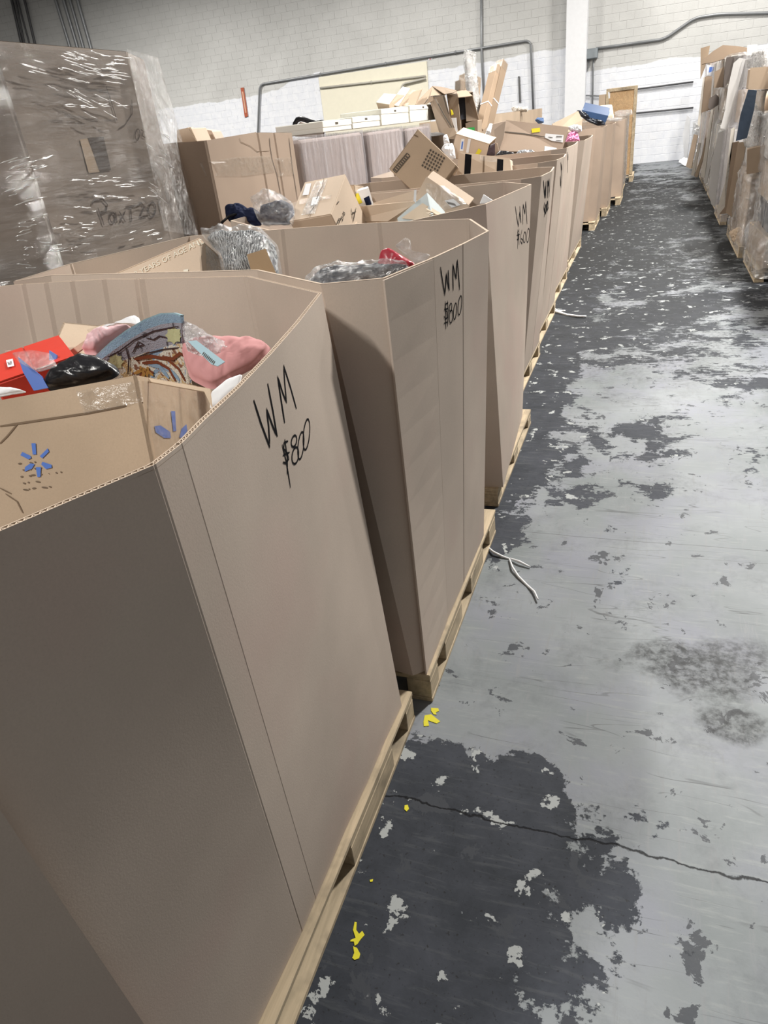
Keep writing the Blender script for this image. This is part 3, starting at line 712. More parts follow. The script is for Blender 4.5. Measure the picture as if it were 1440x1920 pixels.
strokes('flap_crease',BS,[crop(*kA,[(0,1050),(200,1020),(440,985),(740,928)])],.004,plain('crease_dark',(.22,.16,.11),.8,.1),e,.0012)
for ln_ in ([(0,1140),(40,1100),(90,1040)],[(30,1400),(90,1440),(120,1500)],[(0,1370),(60,1400)]): strokes('flap_crease',BS,[crop(*kA,ln_)],.003,plain('crease_dark',(.22,.16,.11),.8,.1),e,.0012)
decal_poly('tape',BS,crop(*kA,[(735,800),(1085,860),(1090,960),(1000,1080),(800,1210),(742,900)]),TAPE,e,.004)
decal_poly('tape',BS,crop(*kA,[(400,870),(715,815),(735,925),(440,985)]),TAPE,e,.004)
for k in range(5):
    y=1225+k*34; strokes('faded_print',BS,[crop(*kA,[(90+random.random()*60+i*34,y+20-i*4),(90+i*34+20+random.random()*12,y+17-i*4)]) for i in range(3+k%3*2)],.003,plain('print_grey',(.2,.15,.11),.7,.1),e,.0012)
# its top flaps and the kraft box behind it
pquad('flap',crop(*kA,[(700,788),(1090,855),(1103,960),(1060,870),(740,812)]),(-.95,1.0,1.31),(.1,-.5,1),KRAFT_OLD,e,.003)
rug=empty('rolled_rug',(-1.0,1.40,1.15),'rolled rug with blue border and cream floral field in the nearest bulk box','rug')
RUGM,t_,b_=nt('rug_floral'); 
p=pos(t_,False); v=N(t_,'ShaderNodeTexVoronoi'); v.inputs['Scale'].default_value=22; t_.links.new(p,v.inputs[0]); n5=noise_(t_,p,30,4,.6,2.2); n6=noise_(t_,p,300,2)
c_=mix(t_,mapr(t_,n5,.53,.56),(.72,.68,.58),(.24,.10,.05)); c_=mix(t_,mapr(t_,noise_(t_,p,19,3,.5,2),.56,.58),c_,(.60,.42,.20)); c_=mix(t_,mapr(t_,noise_(t_,p,15,3,.5,1.5),.60,.62),c_,(.25,.36,.50))
c_=mix(t_,mapr(t_,n6,.4,.7,0,.3),c_,(.2,.18,.16)); t_.links.new(c_,b_.inputs['Base Color']); b_.inputs['Roughness'].default_value=.95; bump(t_,b_,n6,.6,.004)
def rugmat(nm,a,bb): 
    m,t,b=nt(nm); p=pos(t,False); n=noise_(t,p,28,3,.5,1.6); f=noise_(t,p,300,2); c=mix(t,mapr(t,n,.56,.60),a,bb); c=mix(t,mapr(t,f,.4,.7,0,.35),c,tuple(x*.5 for x in a)); t.links.new(c,b.inputs['Base Color']); b.inputs['Roughness'].default_value=.95; bump(t,b,f,.6,.004); return m
RB=rugmat('rug_blue',(.26,.38,.50),(.22,.33,.46)); RG=rugmat('rug_grey',(.33,.32,.37),(.07,.06,.07)); FLO=plain('rug_flower',(.52,.52,.30),.95,.1,.4,.2)
# the roll is a cone-like curl: surface between an upper (blue) edge and a lower line
up=crop(*kA,[(505,680),(560,620),(640,560),(740,500),(830,472),(900,470),(940,495),(950,560)])
def rugstrip(a,b,m,nm,dp=0):
    n=len(a); mb=MB(); V=[]
    for i in range(n):
        f=i/(n-1); yy=1.44+.06*math.sin(f*2.6)-.03*f
        for (q,s) in ((a[i],0),(b[i],1)):
            p=ony(q[0],q[1],yy-dp-.00*s); V.append(p)
    for i in range(n):
        f=i/(n-1); 
        for j in (0,1): V.append(V[2*i+j]+Vector((.0,.014,-.004)))
    F=[]
    for i in range(n-1):
        F.append((2*i,2*i+1,2*i+3,2*i+2)); o=2*n; F.append((o+2*i,o+2*i+1,o+2*i+3,o+2*i+2)); F.append((2*i,2*i+2,o+2*i+2,o+2*i)); F.append((2*i+1,2*i+3,o+2*i+3,o+2*i+1))
    o=2*n; F.append((0,1,o+1,o)); F.append((2*n-2,2*n-1,o+2*n-1,o+2*n-2))
    mb.add(V,F); ob=mb.build(nm,m,rug,True); ob.data.set_sharp_from_angle(angle=math.radians(40)); return ob
e0=crop(*kA,[(500,690),(575,620),(655,560),(750,503),(835,470),(900,468),(935,480)])
e1=crop(*kA,[(530,700),(600,648),(672,600),(765,545),(840,520),(905,512),(940,515)])
e2=crop(*kA,[(545,760),(610,720),(690,690),(780,660),(850,640),(910,622),(945,620)])
e3=crop(*kA,[(560,860),(620,860),(690,860),(780,860),(850,860),(920,860),(985,860)])
e0a=crop(*kA,[(496,683),(572,612),(652,552),(748,495),(833,462),(900,460),(938,472)])
rugstrip(e0a,e0,plain('rug_binding',(.30,.44,.50),.9,.1,.5,.15),'edge_binding',-.002); rugstrip(e0,e1,RB,'blue_border'); rugstrip(e1,e2,RG,'grey_floral_border'); rugstrip(e2,e3,RUGM,'cream_field')
BR=bvh([c for c in rug.children])
for (cx,cy,r) in ((905,578,40),(600,715,38)):
    decal_poly('yellow_flower',BR,crop(*kA,[(cx+(r+7*math.cos(8*a))*math.cos(a),cy+(r+7*math.cos(8*a))*math.sin(a)) for a in [i*.262 for i in range(24)]]),FLO,rug,.0015)
strokes('dark_vine',BR,[crop(*kA,[(690,670),(720,610),(750,625),(700,640)]),crop(*kA,[(760,590),(800,600),(830,580),(870,590)]),crop(*kA,[(655,640),(670,700),(665,780)]),crop(*kA,[(690,700),(760,672),(850,650),(950,640)]),crop(*kA,[(560,690),(620,660),(700,600),(800,555),(930,530)])],.0035,plain('rug_dark',(.06,.035,.035),.95,.1),rug,.002)
strokes('brown_vine',BR,[crop(*kA,[(700,700),(790,685),(870,700),(930,750),(965,815)]),crop(*kA,[(740,720),(820,715),(880,750),(915,815)]),crop(*kA,[(800,770),(760,760),(730,790),(760,800)]),crop(*kA,[(850,690),(900,700),(940,670),(965,690)])],.009,plain('rug_brown',(.20,.06,.03),.95,.1),rug,.0025)
strokes('blue_scroll',BR,[crop(*kA,[(770,725),(830,740),(880,800)]),crop(*kA,[(850,735),(900,770),(935,812)])],.012,plain('rug_scroll',(.27,.38,.50),.95,.1),rug,.0018)
strokes('gold_leaf',BR,[crop(*kA,[(700,775),(750,750),(800,785)]),crop(*kA,[(730,735),(750,775),(740,800)]),crop(*kA,[(770,740),(765,790)])],.009,plain('rug_gold',(.45,.24,.07),.95,.1),rug,.003)
soft('eye_mask_pouch','shiny black padded pouch in front of the rolled rug','pouch',crop(*kA,[(250,830),(290,775),(360,725),(450,690),(530,700),(600,735),(628,775),(600,800),(480,840),(300,868),(250,868)]),(-1.20,1.26,1.26),(.15,-.75,.7),.045,BLACK,2,.12,back=.3)
soft('pink_garment_bag','folded dusty pink garment pack under clear film right of the rug','clothes',crop(*kA,[(940,640),(1010,600),(1180,600),(1340,600),(1410,640),(1400,680),(1300,760),(1100,865),(1030,830),(990,810),(960,720)]),(-.93,1.38,1.22),(.3,-.62,.8),.03,PINK,5,.35,back=.5)
soft('clear_poly_bag','crumpled white clear plastic bag over the pink garment pack','plastic bag',crop(*kA,[(950,520),(1020,545),(1100,600),(1190,620),(1210,660),(1150,700),(1050,705),(980,680),(955,600)]),(-1.0,1.41,1.29),(.3,-.62,.8),.03,CLOUD,7,.45)
pq=empty('shipping_label_card',(-1.0,1.36,1.27),'pale blue barcode slip lying on the pink garment pack','label'); 
lb=pquad('slip',crop(*kA,[(975,608),(1020,604),(1168,715),(1130,738),(1098,728)]),(-.92,1.28,1.318),(.3,-.62,.8),SKY,pq,.002)
BL=bvh([lb]); strokes('barcode',BL,[crop(*kA,[(1060+i*7,665+i*6),(1045+i*7,690+i*6)]) for i in range(9)],.0022,INK,pq,.001)
soft('pink_clothes','pink clothing in a clear bag left of the rug','clothes',crop(*kA,[(460,610),(500,570),(600,540),(690,535),(640,570),(560,620),(500,680),(440,680)]),(-1.28,1.50,1.28),(.1,-.6,.8),.03,plain('pink_light',(.72,.48,.50),.5,.4,.4,.05,scale=9),9,.3)
soft('white_shirt','white clothing in a clear bag behind the rug','clothes',crop(*kA,[(560,560),(660,535),(740,540),(720,480),(640,540),(520,545),(470,590)]),(-1.25,1.60,1.27),(.1,-.6,.8),.02,WHITEP,4,.3)
ex,rb=carton('product_box','small bright red printed box at the left of the nearest bulk box',(.20,.25,.12),(-1.50,1.36,1.26),(.04,-.107,.872),RED,cat='box')
BRD=obb_bvh(ex); 
for poly,m_ in (([(82,600),(112,594),(122,616),(92,624)],WHITE),([(35,715),(70,708),(78,745),(45,752)],WHITE),([(42,725),(64,720),(68,738),(48,742)],plain('grey_print',(.25,.2,.2),.5,.3))): decal_poly('white_sticker',BRD,crop(*kA,poly),m_,ex,.0045)
strokes('white_print',BRD,[crop(*kA,[(20,640),(90,630)]),crop(*kA,[(20,655),(90,645)]),crop(*kA,[(15,670),(60,665)])],.003,plain('pink_print',(.85,.45,.4),.5,.3),ex,.0045)
e,bo=carton('kraft_box','open dark-mouthed kraft box left of the pink clothes',(.28,.2,.2),(-1.50,1.62,1.19),(.25,.25,.5),KRAFT_T,open_face='y-')
pquad('flap',crop(*kA,[(265,600),(480,540),(545,520),(520,560),(400,590),(290,640)]),(-1.45,1.6,1.28),(0,-.7,.7),KRAFT_L,e)
pquad('flap',crop(*kA,[(300,700),(460,590),(500,600),(440,640),(330,720)]),(-1.35,1.45,1.26),(0,-.7,.7),KRAFT_T,e)
e,bo=carton('blue_toy_box','open blue-sided box half covered by clear plastic beside the red box',(.22,.2,.14),(-1.42,1.28,1.15),(.1,.1,.55),KRAFT_OLD,cat='box')
pquad('blue_panel',crop(*kA,[(92,690),(130,720),(215,790),(250,850),(175,865),(120,770)]),(-1.25,1.2,1.24),(.2,-.8,.5),plain('royal_blue',(.03,.12,.50),.4,.5),e,label='royal blue torn side panel')
pquad('blue_panel',crop(*kA,[(255,655),(295,680),(285,750),(255,740)]),(-1.28,1.32,1.26),(.2,-.8,.5),plain('royal_blue',(.03,.12,.50),.4,.5),e)
soft('clear_plastic_wrap','torn clear plastic wrap around the blue panel','plastic wrap',crop(*kA,[(60,670),(160,655),(260,670),(300,740),(200,770),(100,720)]),(-1.27,1.19,1.28),(.2,-.8,.5),.015,BAG,3,.5)
soft('white_envelope','white paper mailer at the left edge of the nearest bulk box','envelope',crop(*kA,[(-30,850),(60,852),(140,872),(60,885),(-30,900)]),(-1.2,1.05,1.26),(.1,-.6,.8),.01,WHITEP,3,.2)
soft('white_mailer','white paper mailer tucked below the pink garment pack','envelope',crop(*kA,[(1095,880),(1180,810),(1260,780),(1240,850),(1130,950),(1090,960)]),(-.88,1.16,1.16),(.3,-.62,.8),.01,WHITE,3,.1)
# -- second box
e,bo=carton('product_carton','tan taped carton printed with an age notice in the second bulk box',(.50,.22,.33),(-1.72,2.24,1.215),(-.717,-.26,.132),KRAFT_L)
BY=obb_bvh(e); W_=plain('pale_print',(.93,.87,.74),.7,.2)
text_on(BY,'3 YEARS OF AGE AND OLDER',(255,520),(13.2,-6.6),(-5,-13),W_,e,off=.0035)
decal_poly('pale_mark',BY,crop(*kA,[(955,240),(980,236),(980,268),(958,270)]),W_,e,.0035)
decal_poly('tape',BY,crop(*kA,[(1062,110),(1180,222),(1195,262),(1070,262)]),TAPE_S,e,.004)
strokes('tape',BY,[crop(*kA,[(650,230),(1040,75)])],.03,TAPEO,e,.004)
g=soft('knit_cushion','grey striped knit throw packed in a crinkled clear bag','blanket',crop(*kA,[(1090,110),(1160,75),(1250,85),(1380,75),(1430,110),(1440,180),(1440,300),(1200,300),(1180,170),(1120,130)]),(-1.28,2.33,1.33),(.1,-.75,.6),.10,None or plain('knit_tmp',(.2,.2,.2),.8,.2),6,.18)
m,t,b=nt('knit_stripes'); p=pos(t,False,(1,1,1)); w=N(t,'ShaderNodeTexWave'); w.inputs['Scale'].default_value=38; w.inputs['Distortion'].default_value=9; w.inputs['Detail'].default_value=3; w.inputs['Detail Scale'].default_value=1.2; t.links.new(p,w.inputs[0])
t.links.new(mix(t,mapr(t,w.outputs[1],.35,.65),(.07,.08,.09),(.50,.52,.53)),b.inputs['Base Color']); b.inputs['Roughness'].default_value=.9; g.data.materials[0]=m
soft('clear_poly_bag','crinkled clear bag around the grey striped knit throw','plastic bag',crop(*kA,[(1080,100),(1150,65),(1250,75),(1390,65),(1445,110),(1450,300),(1190,310),(1160,190),(1110,140)]),(-1.27,2.29,1.33),(.1,-.75,.6),.13,BAG,8,.25)
e=empty('kraft_box',tuple(ony(490,495,2.06)),'small slim brown box leaning in front of the striped knit throw','box'); wedge(e,[(465,479),(497,469),(523,530),(479,530)],(-.03,.05,-.01),2.04,cardboard('kraft_slim',(.36,.25,.15)),(.04,.04,0,0))
kB=(380,300,2.483)
soft('poly_mailer_bag','dark clothing pack in shiny clear plastic at the front of the second bulk box','plastic bag',crop(*kB,[(480,590),(520,545),(600,520),(720,512),(930,508),(980,512),(900,545),(760,585),(600,620),(500,620)]),(-.92,2.10,1.345),(.1,-.5,.85),.035,DARKPOLY,8,.3)
soft('clear_poly_bag','clear plastic over the dark clothing pack of the second bulk box','plastic bag',crop(*kB,[(470,585),(520,535),(600,512),(720,505),(940,502),(985,512),(900,550),(760,590),(600,625),(490,625)]),(-.92,2.10,1.348),(.1,-.5,.85),.048,BAG,3,.3)
soft('red_poly_bag','crimson plastic-wrapped pack standing up in the second bulk box','plastic bag',crop(*kB,[(810,520),(832,420),(868,408),(990,482),(960,520)]),(-.86,2.32,1.335),(.1,-.9,.3),.035,REDP,5,.2)
soft('clear_poly_bag','clear plastic sleeve sticking up behind the crimson pack','plastic bag',crop(*kB,[(895,400),(945,358),(970,375),(960,420),(1060,440),(1040,470),(985,478)]),(-.84,2.42,1.34),(.1,-.9,.3),.01,BAG,6,.4)
# -- third box
e,bo=carton('shipping_carton','dented tan carton with silvery tape seam and handwriting in the third bulk box',(.253,.309,.4),(-1.648,3.767,1.289),(.561,-.087,-.055),KRAFT_L,tape=None)
BT=obb_bvh(e); kC=(330,220,3.892)
decal_poly('tape',BT,crop(*kC,[(1020,475),(1110,455),(1015,705),(915,720)]),TAPE_S,e,.0045)
decal_poly('tape',BT,crop(*kC,[(905,605),(1140,570),(1130,600),(900,640)]),TAPE,e,.0043)
strokes('seam_line',BT,[crop(*kC,[(1080,450),(1030,600),(970,725)])],.004,INK,e,.005)
decal_poly('shipping_label',BT,crop(*kC,[(950,490),(990,485),(970,570),(925,575)]),WHITE,e,.0045)
decal_poly('shipping_label',BT,crop(*kC,[(1000,590),(1050,580),(1030,640),(985,650)]),WHITE,e,.0047)
strokes('handwriting',BT,[crop(*kC,[(1170,780),(1185,740),(1195,745),(1185,775)]),crop(*kC,[(1195,755),(1205,725),(1215,735),(1210,760)]),crop(*kC,[(1215,690),(1222,720),(1228,700),(1215,690)]),crop(*kC,[(1170,630),(1185,615)]),crop(*kC,[(1275,665),(1290,760),(1310,660)]),crop(*kC,[(1280,700),(1310,690)])],.006,INK,e,.004)
e,bo=carton('shipping_carton','worn kraft carton standing behind the dented tan one',(.2,.2,.15),(-1.68,4.04,1.40),(-.13,.045,.1),KRAFT_T)
e2=empty('product_box',tuple(ony(672,375,4.0)),'small box with a yellow and white label behind the dented tan carton','box')
Bq=bvh([wedge(e2,[(655,364),(690,354),(700,388),(668,398)],(-.02,.06,.01),3.95,WHITEP,(.02,.02,0,0))]); decal_poly('yellow_label',Bq,[(658,366),(672,362),(680,380),(665,386)],YEL,e2,.002)
decal_poly('label_print',Bq,[(682,372),(692,367),(697,383),(688,388)],NAVY,e2,.002)
soft('navy_pack','dark navy folded hat in the left corner of the third bulk box','clothes',crop(*kC,[(378,665),(400,652),(480,642),(520,660),(545,685),(600,678),(625,720),(620,790),(450,790),(385,760)]),(-1.95,3.55,1.37),(.0,-.8,.5),.06,NAVY,4,.25)
soft('navy_clothes','navy knit clothing inside the clear bag','clothes',crop(*kC,[(640,660),(720,640),(800,620),(850,640),(865,700),(830,780),(620,785)]),(-1.80,3.56,1.38),(.0,-.8,.5),.06,NAVY,7,.25)
soft('clear_poly_bag','puffed clear plastic bag with navy clothing in the third bulk box','plastic bag',crop(*kC,[(568,622),(690,545),(720,550),(850,618),(868,690),(840,780),(620,785),(600,690)]),(-1.80,3.50,1.39),(.0,-.8,.5),.09,BAG,2,.25)
st=empty('plastic_strap',tuple(onz(425,410,1.42)),'short black strap poking out over the left rim of the third bulk box','strap'); mb=MB(); mb.tube([ony(415,418,3.45),ony(430,405,3.5),ony(465,395,3.55)],.007,6); mb.build('strap_band',BLACK,st,True)
oc=empty('open_carton',(-1.42,3.9,1.2),'open kraft carton with raised flap between the tan carton and the pale blue box','carton')
mb=MB(); Mq=frame((-1.33,3.86,1.19),(.15,0,.18),0)
for (a,b_,c,d,e_,f) in ((-.2,.2,.12,.126,-.15,.17),(-.2,-.194,-.1,.12,-.15,.12),(.194,.2,-.1,.12,-.15,.17),(-.2,.2,-.106,-.1,-.15,.02),(-.2,.2,-.1,.12,-.15,-.144)): mb.box(a,b_,c,d,e_,f,Mq)
mb.build('body',KRAFT_L,oc)
kD=(480,80,3)
pquad('flap',crop(*kD,[(568,930),(760,870),(900,830),(898,900),(740,1005),(590,1005)]),(-1.38,3.95,1.33),(.1,-.9,.35),KRAFT_L,oc)
pquad('flap',crop(*kD,[(890,828),(903,828),(900,900),(886,890)]),(-1.25,3.86,1.38),(.3,-.9,.35),WHITE,oc,label='torn white-edged flap end')
e,bo=carton('product_carton','pale blue carton with beige face leaning in the third bulk box',(.215,.157,.373),(-1.12,3.76,1.224),(-.998,-.571,.04),plain('pale_blue_board',(.50,.56,.57),.6,.3,0,.04))
Bb=obb_bvh(e); decal_poly('beige_face',Bb,crop(*kD,[(940,905),(820,990),(900,1000),(1000,975),(1040,965)]),plain('beige_board',(.66,.55,.42),.7,.2),e,.0045)
decal_poly('blue_tab',Bb,crop(*kD,[(970,845),(985,850),(980,875),(965,870)]),plain('tab_blue',(.28,.50,.66),.5,.3),e,.005)
e=empty('shipping_carton',tuple(ony(830,370,4.0)),'light tape-covered carton at the right of the third bulk box','carton')
wedge(e,[(800,333),(879,386),(838,425),(772,385)],(.02,.07,.03),3.97,KRAFT_L,(.08,.08,0,0))
Bt=obb_bvh(e); decal_poly('tape',Bt,crop(*kD,[(950,790),(1060,810),(1190,905),(1120,930),(1040,950),(960,850)]),TAPE,e,.005)
decal_poly('shipping_label',Bt,crop(*kD,[(1060,890),(1110,880),(1150,915),(1100,930)]),WHITE,e,.0055); strokes('barcode',Bt,[crop(*kD,[(1072+i*6,895+i*1.5),(1084+i*6,912+i*1.5)]) for i in range(8)],.003,INK,e,.0065)
soft('paper_packing','white paper sheet sticking up in the right corner of the third bulk box','paper',crop(*kD,[(1258,905),(1280,852),(1335,888),(1300,905)]),(-.92,3.85,1.37),(.1,-.9,.3),.006,WHITE,3,.2)
# -- fourth box
e,bo=carton('shipping_carton','tan carton tipped up on its corner with rows of print in the fourth bulk box',(.301,.30,.332),(-1.466,5.032,1.472),(-.186,-.788,.316),KRAFT_T)
Bc=obb_bvh(e)
for i in range(7):
    y0=632+i*14; L_=[]
    a=(1048-i*20,640-i*4+i*26); 
text_rows=['PURCHASE ORDER','ITEM NO 1042','QTY 4 PCS','GROSS WT KG','CARTON SIZE','MADE IN CHINA']
for i in range(6):
    L_=[]; sx,sy=985+i*14,600+i*9
    for k in range(6): 
        ax=sx+ k*0 -k*9 + i*1; ay=sy+k*17; L_.append([(ax,ay),(ax-6,ay+11)])
    strokes('printed_text',Bc,[crop(*kD,l) for l in L_],.012,INK,e,.0045)
strokes('barcode_frame',Bc,[crop(*kD,[(770,715),(850,622),(866,637),(788,732),(770,715)])],.006,INK,e,.0045)
strokes('barcode',Bc,[crop(*kD,[(779+i*9,712-i*10.5),(792+i*9,722-i*10.5)]) for i in range(8)],.009,INK,e,.005)
strokes('flap_crease',Bc,[crop(*kD,[(745,690),(890,520),(912,530)])],.008,plain('crease_dark',(.22,.16,.11),.8,.1),e,.004)
# -- fifth box: carton with two black stripes
e,bo=carton('striped_carton','light carton with two broad black stripes on the fifth bulk box',(.418,.30,.308),(-1.308,6.088,1.385),(-.35,.142,.16),KRAFT_L)
P_=[(861,286),(955,298),(959,333),(857,336)]
pl0=onz(861,286,1.52)
for c_ in list(e.children): bpy.data.objects.remove(c_)
# body built from its measured front corners
wb=wedge(e,P_,(-.03,.30,-.03),5.30,KRAFT_L,(0.06,0.06,0,0)); Bw=bvh([wb]); kE=(820,220,5.54)
for poly in ([(290,380),(356,390),(342,632),(276,634)],[(622,432),(686,440),(680,612),(614,618)]): decal_poly('black_stripe',Bw,crop(*kE,poly),MARKER,e,.002)
strokes('seam_line',Bw,[crop(*kE,[(485,405),(480,530),(475,640)])],.012,plain('crease_dark',(.22,.16,.11),.8,.1),e,.002)
decal_poly('tape',Bw,crop(*kE,[(440,395),(620,418),(618,470),(440,450)]),TAPE,e,.003)
e,bo=carton('shipping_carton','open-ended carton with a small yellow sticker above the striped carton',(.325,.258,.20),(-1.59,7.1,1.50),(.16,.349,-.003),KRAFT_L,open_face='x+')
Bk=obb_bvh(e); decal_poly('yellow_sticker',Bk,crop(*kE,[(395,380),(430,322),(462,345),(425,402)]),YEL,e,.003)
decal_poly('white_tape',Bk,crop(*kE,[(322,220),(350,225),(325,370),(298,365)]),WHITE,e,.003); decal_poly('blue_label',Bk,crop(*kE,[(250,225),(282,222),(270,350),(232,345)]),WHITE,e,.003); decal_poly('blue_print',Bk,crop(*kE,[(255,250),(272,250),(262,330),(246,328)]),BLUE,e,.004)
soft('open_end_shade','dark pad put in as shade in the open end of the yellow-stickered carton','goods',crop(*kE,[(520,300),(598,262),(598,402),(500,395)]),(-1.42,7.1,1.47),(.7,-.7,0),.01,plain('dark_maroon',(.05,.03,.035),.5,.4),3,.2)  # thin dark pad stands in for the shade of the open end
soft('white_plastic_bag','bunched white plastic bags left of the yellow-stickered carton','plastic bag',crop(*kE,[(40,330),(70,290),(160,270),(180,330),(190,430),(130,420),(80,380)]),(-1.75,6.9,1.47),(.2,-.9,.3),.05,WHITEP,3,.5)
soft('white_plastic_bag','white plastic bag on top of the bunched bags','plastic bag',crop(*kE,[(60,200),(100,175),(120,230),(130,280),(70,290)]),(-1.8,7.2,1.56),(.2,-.9,.3),.03,WHITEP,5,.5)
# -- sixth box
e=empty('long_carton',(-1.2,7.9,1.55),'long brown carton with yellow sticker and shipping label on the sixth bulk box','carton')
wb=wedge(e,[(949,226),(1066,239),(1053,284),(938,283)],(-.22,.42,-.02),7.75,KRAFT_D,(0,.05,0,-.1)); Bw=bvh([wb])
decal_poly('yellow_sticker',Bw,crop(*kE,[(978,118),(1066,108),(1068,150),(982,162)]),YEL,e,.003)
decal_poly('shipping_label',Bw,crop(*kE,[(1125,168),(1312,186),(1305,262),(1190,245),(1112,208)]),WHITE,e,.003)
decal_poly('shipping_label',Bw,crop(*kE,[(1115,300),(1240,318),(1240,330),(1110,350)]),WHITE,e,.003)
strokes('seam_line',Bw,[crop(*kE,[(690,150),(900,172),(1120,205)])],.010,INK,e,.003); strokes('barcode',Bw,[crop(*kE,[(1240+i*9,192),(1238+i*9,208)]) for i in range(7)]+[crop(*kE,[(1150,205),(1200,212)]),crop(*kE,[(1230,240),(1290,245)])],.006,INK,e,.005)
pquad('flap',crop(*kE,[(590,130),(640,90),(712,38),(690,200),(640,350),(600,260)]),(-1.62,7.72,1.6),(-.3,-.8,.1),KRAFT,e)
pquad('flap',crop(*kE,[(565,250),(620,270),(640,350),(590,385),(600,300)]),(-1.58,7.6,1.5),(-.3,-.8,.1),KRAFT_D,e)
soft('silver_shoe','shiny grey and black object under the long brown carton','goods',crop(*kE,[(810,395),(830,362),(900,345),(990,348),(1025,375),(1000,392)]),(-1.25,7.25,1.42),(.1,-.8,.5),.03,plain('silver',(.45,.47,.50),.25,.6,.4,.3,metal=.5,scale=12),2,.3)
soft('dark_bag','black bag in the gap under the long brown carton','plastic bag',crop(*kE,[(600,400),(650,352),(760,365),(810,380),(800,405),(640,418)]),(-1.4,7.3,1.42),(.1,-.8,.5),.03,BLACK,2,.3)
pk=empty('knotted_bag',tuple(ony(1078,260,8.75)),'small bag knotted at the top, white above and pink below, on the seventh bulk box','plastic bag')
soft('bag_body',None,None,crop(900,60,2.667,[(425,555),(440,510),(460,495),(490,505),(500,548),(470,560)]),ony(1073,258,8.72),(.1,-.9,.2),.07,plain('hot_pink',(.85,.30,.55),.4,.5,.4,.1,scale=10),3,.3,parent=pk)
soft('bag_knot',None,None,crop(900,60,2.667,[(435,480),(470,465),(508,470),(510,495),(490,505),(460,500),(445,490)]),ony(1079,242,8.72),(.1,-.9,.2),.05,WHITEP,3,.5,parent=pk)
# -- torn tape clumps on rims
soft('torn_tape','shreds of clear tape on the rim of the fifth bulk box','tape',crop(*kE,[(870,590),(910,565),(930,560),(940,590),(915,600)]),(-.83,5.62,1.44),(.3,-.9,.2),.01,BAG,3,.5)
soft('black_trinket','small dark shiny object peeking over the corner of the fifth bulk box','goods',crop(*kE,[(975,560),(1010,535),(1050,545),(1060,562),(990,575)]),(-.86,5.85,1.41),(.3,-.9,.2),.02,plain('bronze',(.10,.08,.06),.3,.6,.3,.3),3,.3)
# -- navy package and envelopes on the far boxes
nb=empty('navy_package',tuple(ony(1118,215,12.4)),'navy blue printed carton in loose black plastic on the eighth bulk box','package')
kF=(900,60,2.667)
wedge(nb,crop(*kF,[(510,392),(640,420),(625,455),(540,440)]),(.0,.45,.10),12.2,plain('navy_board',(.035,.075,.17),.45,.4),(0,0,0,0))
kG=(680,150,2.571)
P1_=[ony(x,y,12.25+dy) for (x,y),dy in zip(crop(*kG,[(1060,140),(1095,128),(1195,152),(1185,172),(1080,160)]),(0.0,.3,.3,0,0))]
panel('printed_top',P1_,plain('pale_navy',(.20,.28,.42),.4,.4),nb,.004)
soft('torn_plastic',None,None,crop(*kF,[(480,390),(520,400),(560,440),(625,450),(630,465),(590,470),(540,450),(500,420)]),ony(1110,220,12.12),(.1,-.95,.2),.07,DARKPOLY,4,.5,parent=nb)
soft('cream_envelope','cream padded envelope standing behind the navy package','envelope',crop(*kF,[(560,372),(660,362),(665,390),(670,430),(640,430),(640,400),(570,385)]),ony(1140,208,12.9),(.1,-.95,.2),.02,CREAMF,2,.2)
soft('clear_plastic_wrap','loose clear film gathered on the tenth bulk box','plastic wrap',crop(*kF,[(610,440),(650,425),(700,430),(718,442),(670,448)]),ony(1150,226,14.9),(.1,-.95,.2),.04,BAG,5,.5)
soft('clear_plastic_wrap','clear film bundle in front of the tall wooden panel','plastic wrap',crop(*kF,[(670,400),(700,390),(760,388),(765,412),(700,425),(680,420)]),ony(1170,214,17.0),(.1,-.95,.2),.06,BAG,6,.5)
P_=octa(-.60,16.5,18.5,1.4,.06,.06)
e,s_=gaylord('pale film-wrapped bulk box just before the tall wooden panel',P_,P_,{},zt=1.44,mat=KRAFT_T,nz=2,name='wrapped_bulk_box',cat='wrapped load')
FARFILM=(P_,e)
pallet(-1.95,-.6,16.75,18.45,'pallet under the film-wrapped bulk box before the tall wooden panel')
# tall framed wood panel and wrapped loads beyond the tenth box
wp=empty('crated_panel',(-.85,19.5,0),'tall tan plywood panel with light frame rising above the last wrapped load','panel')
A=ony(1137,168,19.3);Bp=ony(1196,158.5,19.3); z1=(A.z+Bp.z)/2
mb=MB(); mb.box(A.x+.06,Bp.x-.06,19.33,19.42,.14,z1-.06); mb.build('plywood_sheet',BOARDW,wp)
for (a,b_,c,d) in ((A.x,A.x+.07,.14,z1),(Bp.x-.07,Bp.x,.14,z1),(A.x+.071,Bp.x-.071,z1-.07,z1)): 
    mb=MB(); mb.box(a,b_,19.30,19.45,c,d); mb.build('frame_rail',PINE,wp,bevel=.004)
mb=MB(); mb.box(A.x-.16,A.x-.01,19.33,19.6,.14,z1-.1); mb.build('side_panel',KRAFT_T,wp)
q=bvh([c for c in wp.children]); decal_poly('paper_tag',q,[(1140,173),(1144,172),(1144,184),(1141,185)],WHITE,wp,.004)
pallet(-2.2,-.45,19.0,20.2,'pallet carrying the tall tan plywood panel')
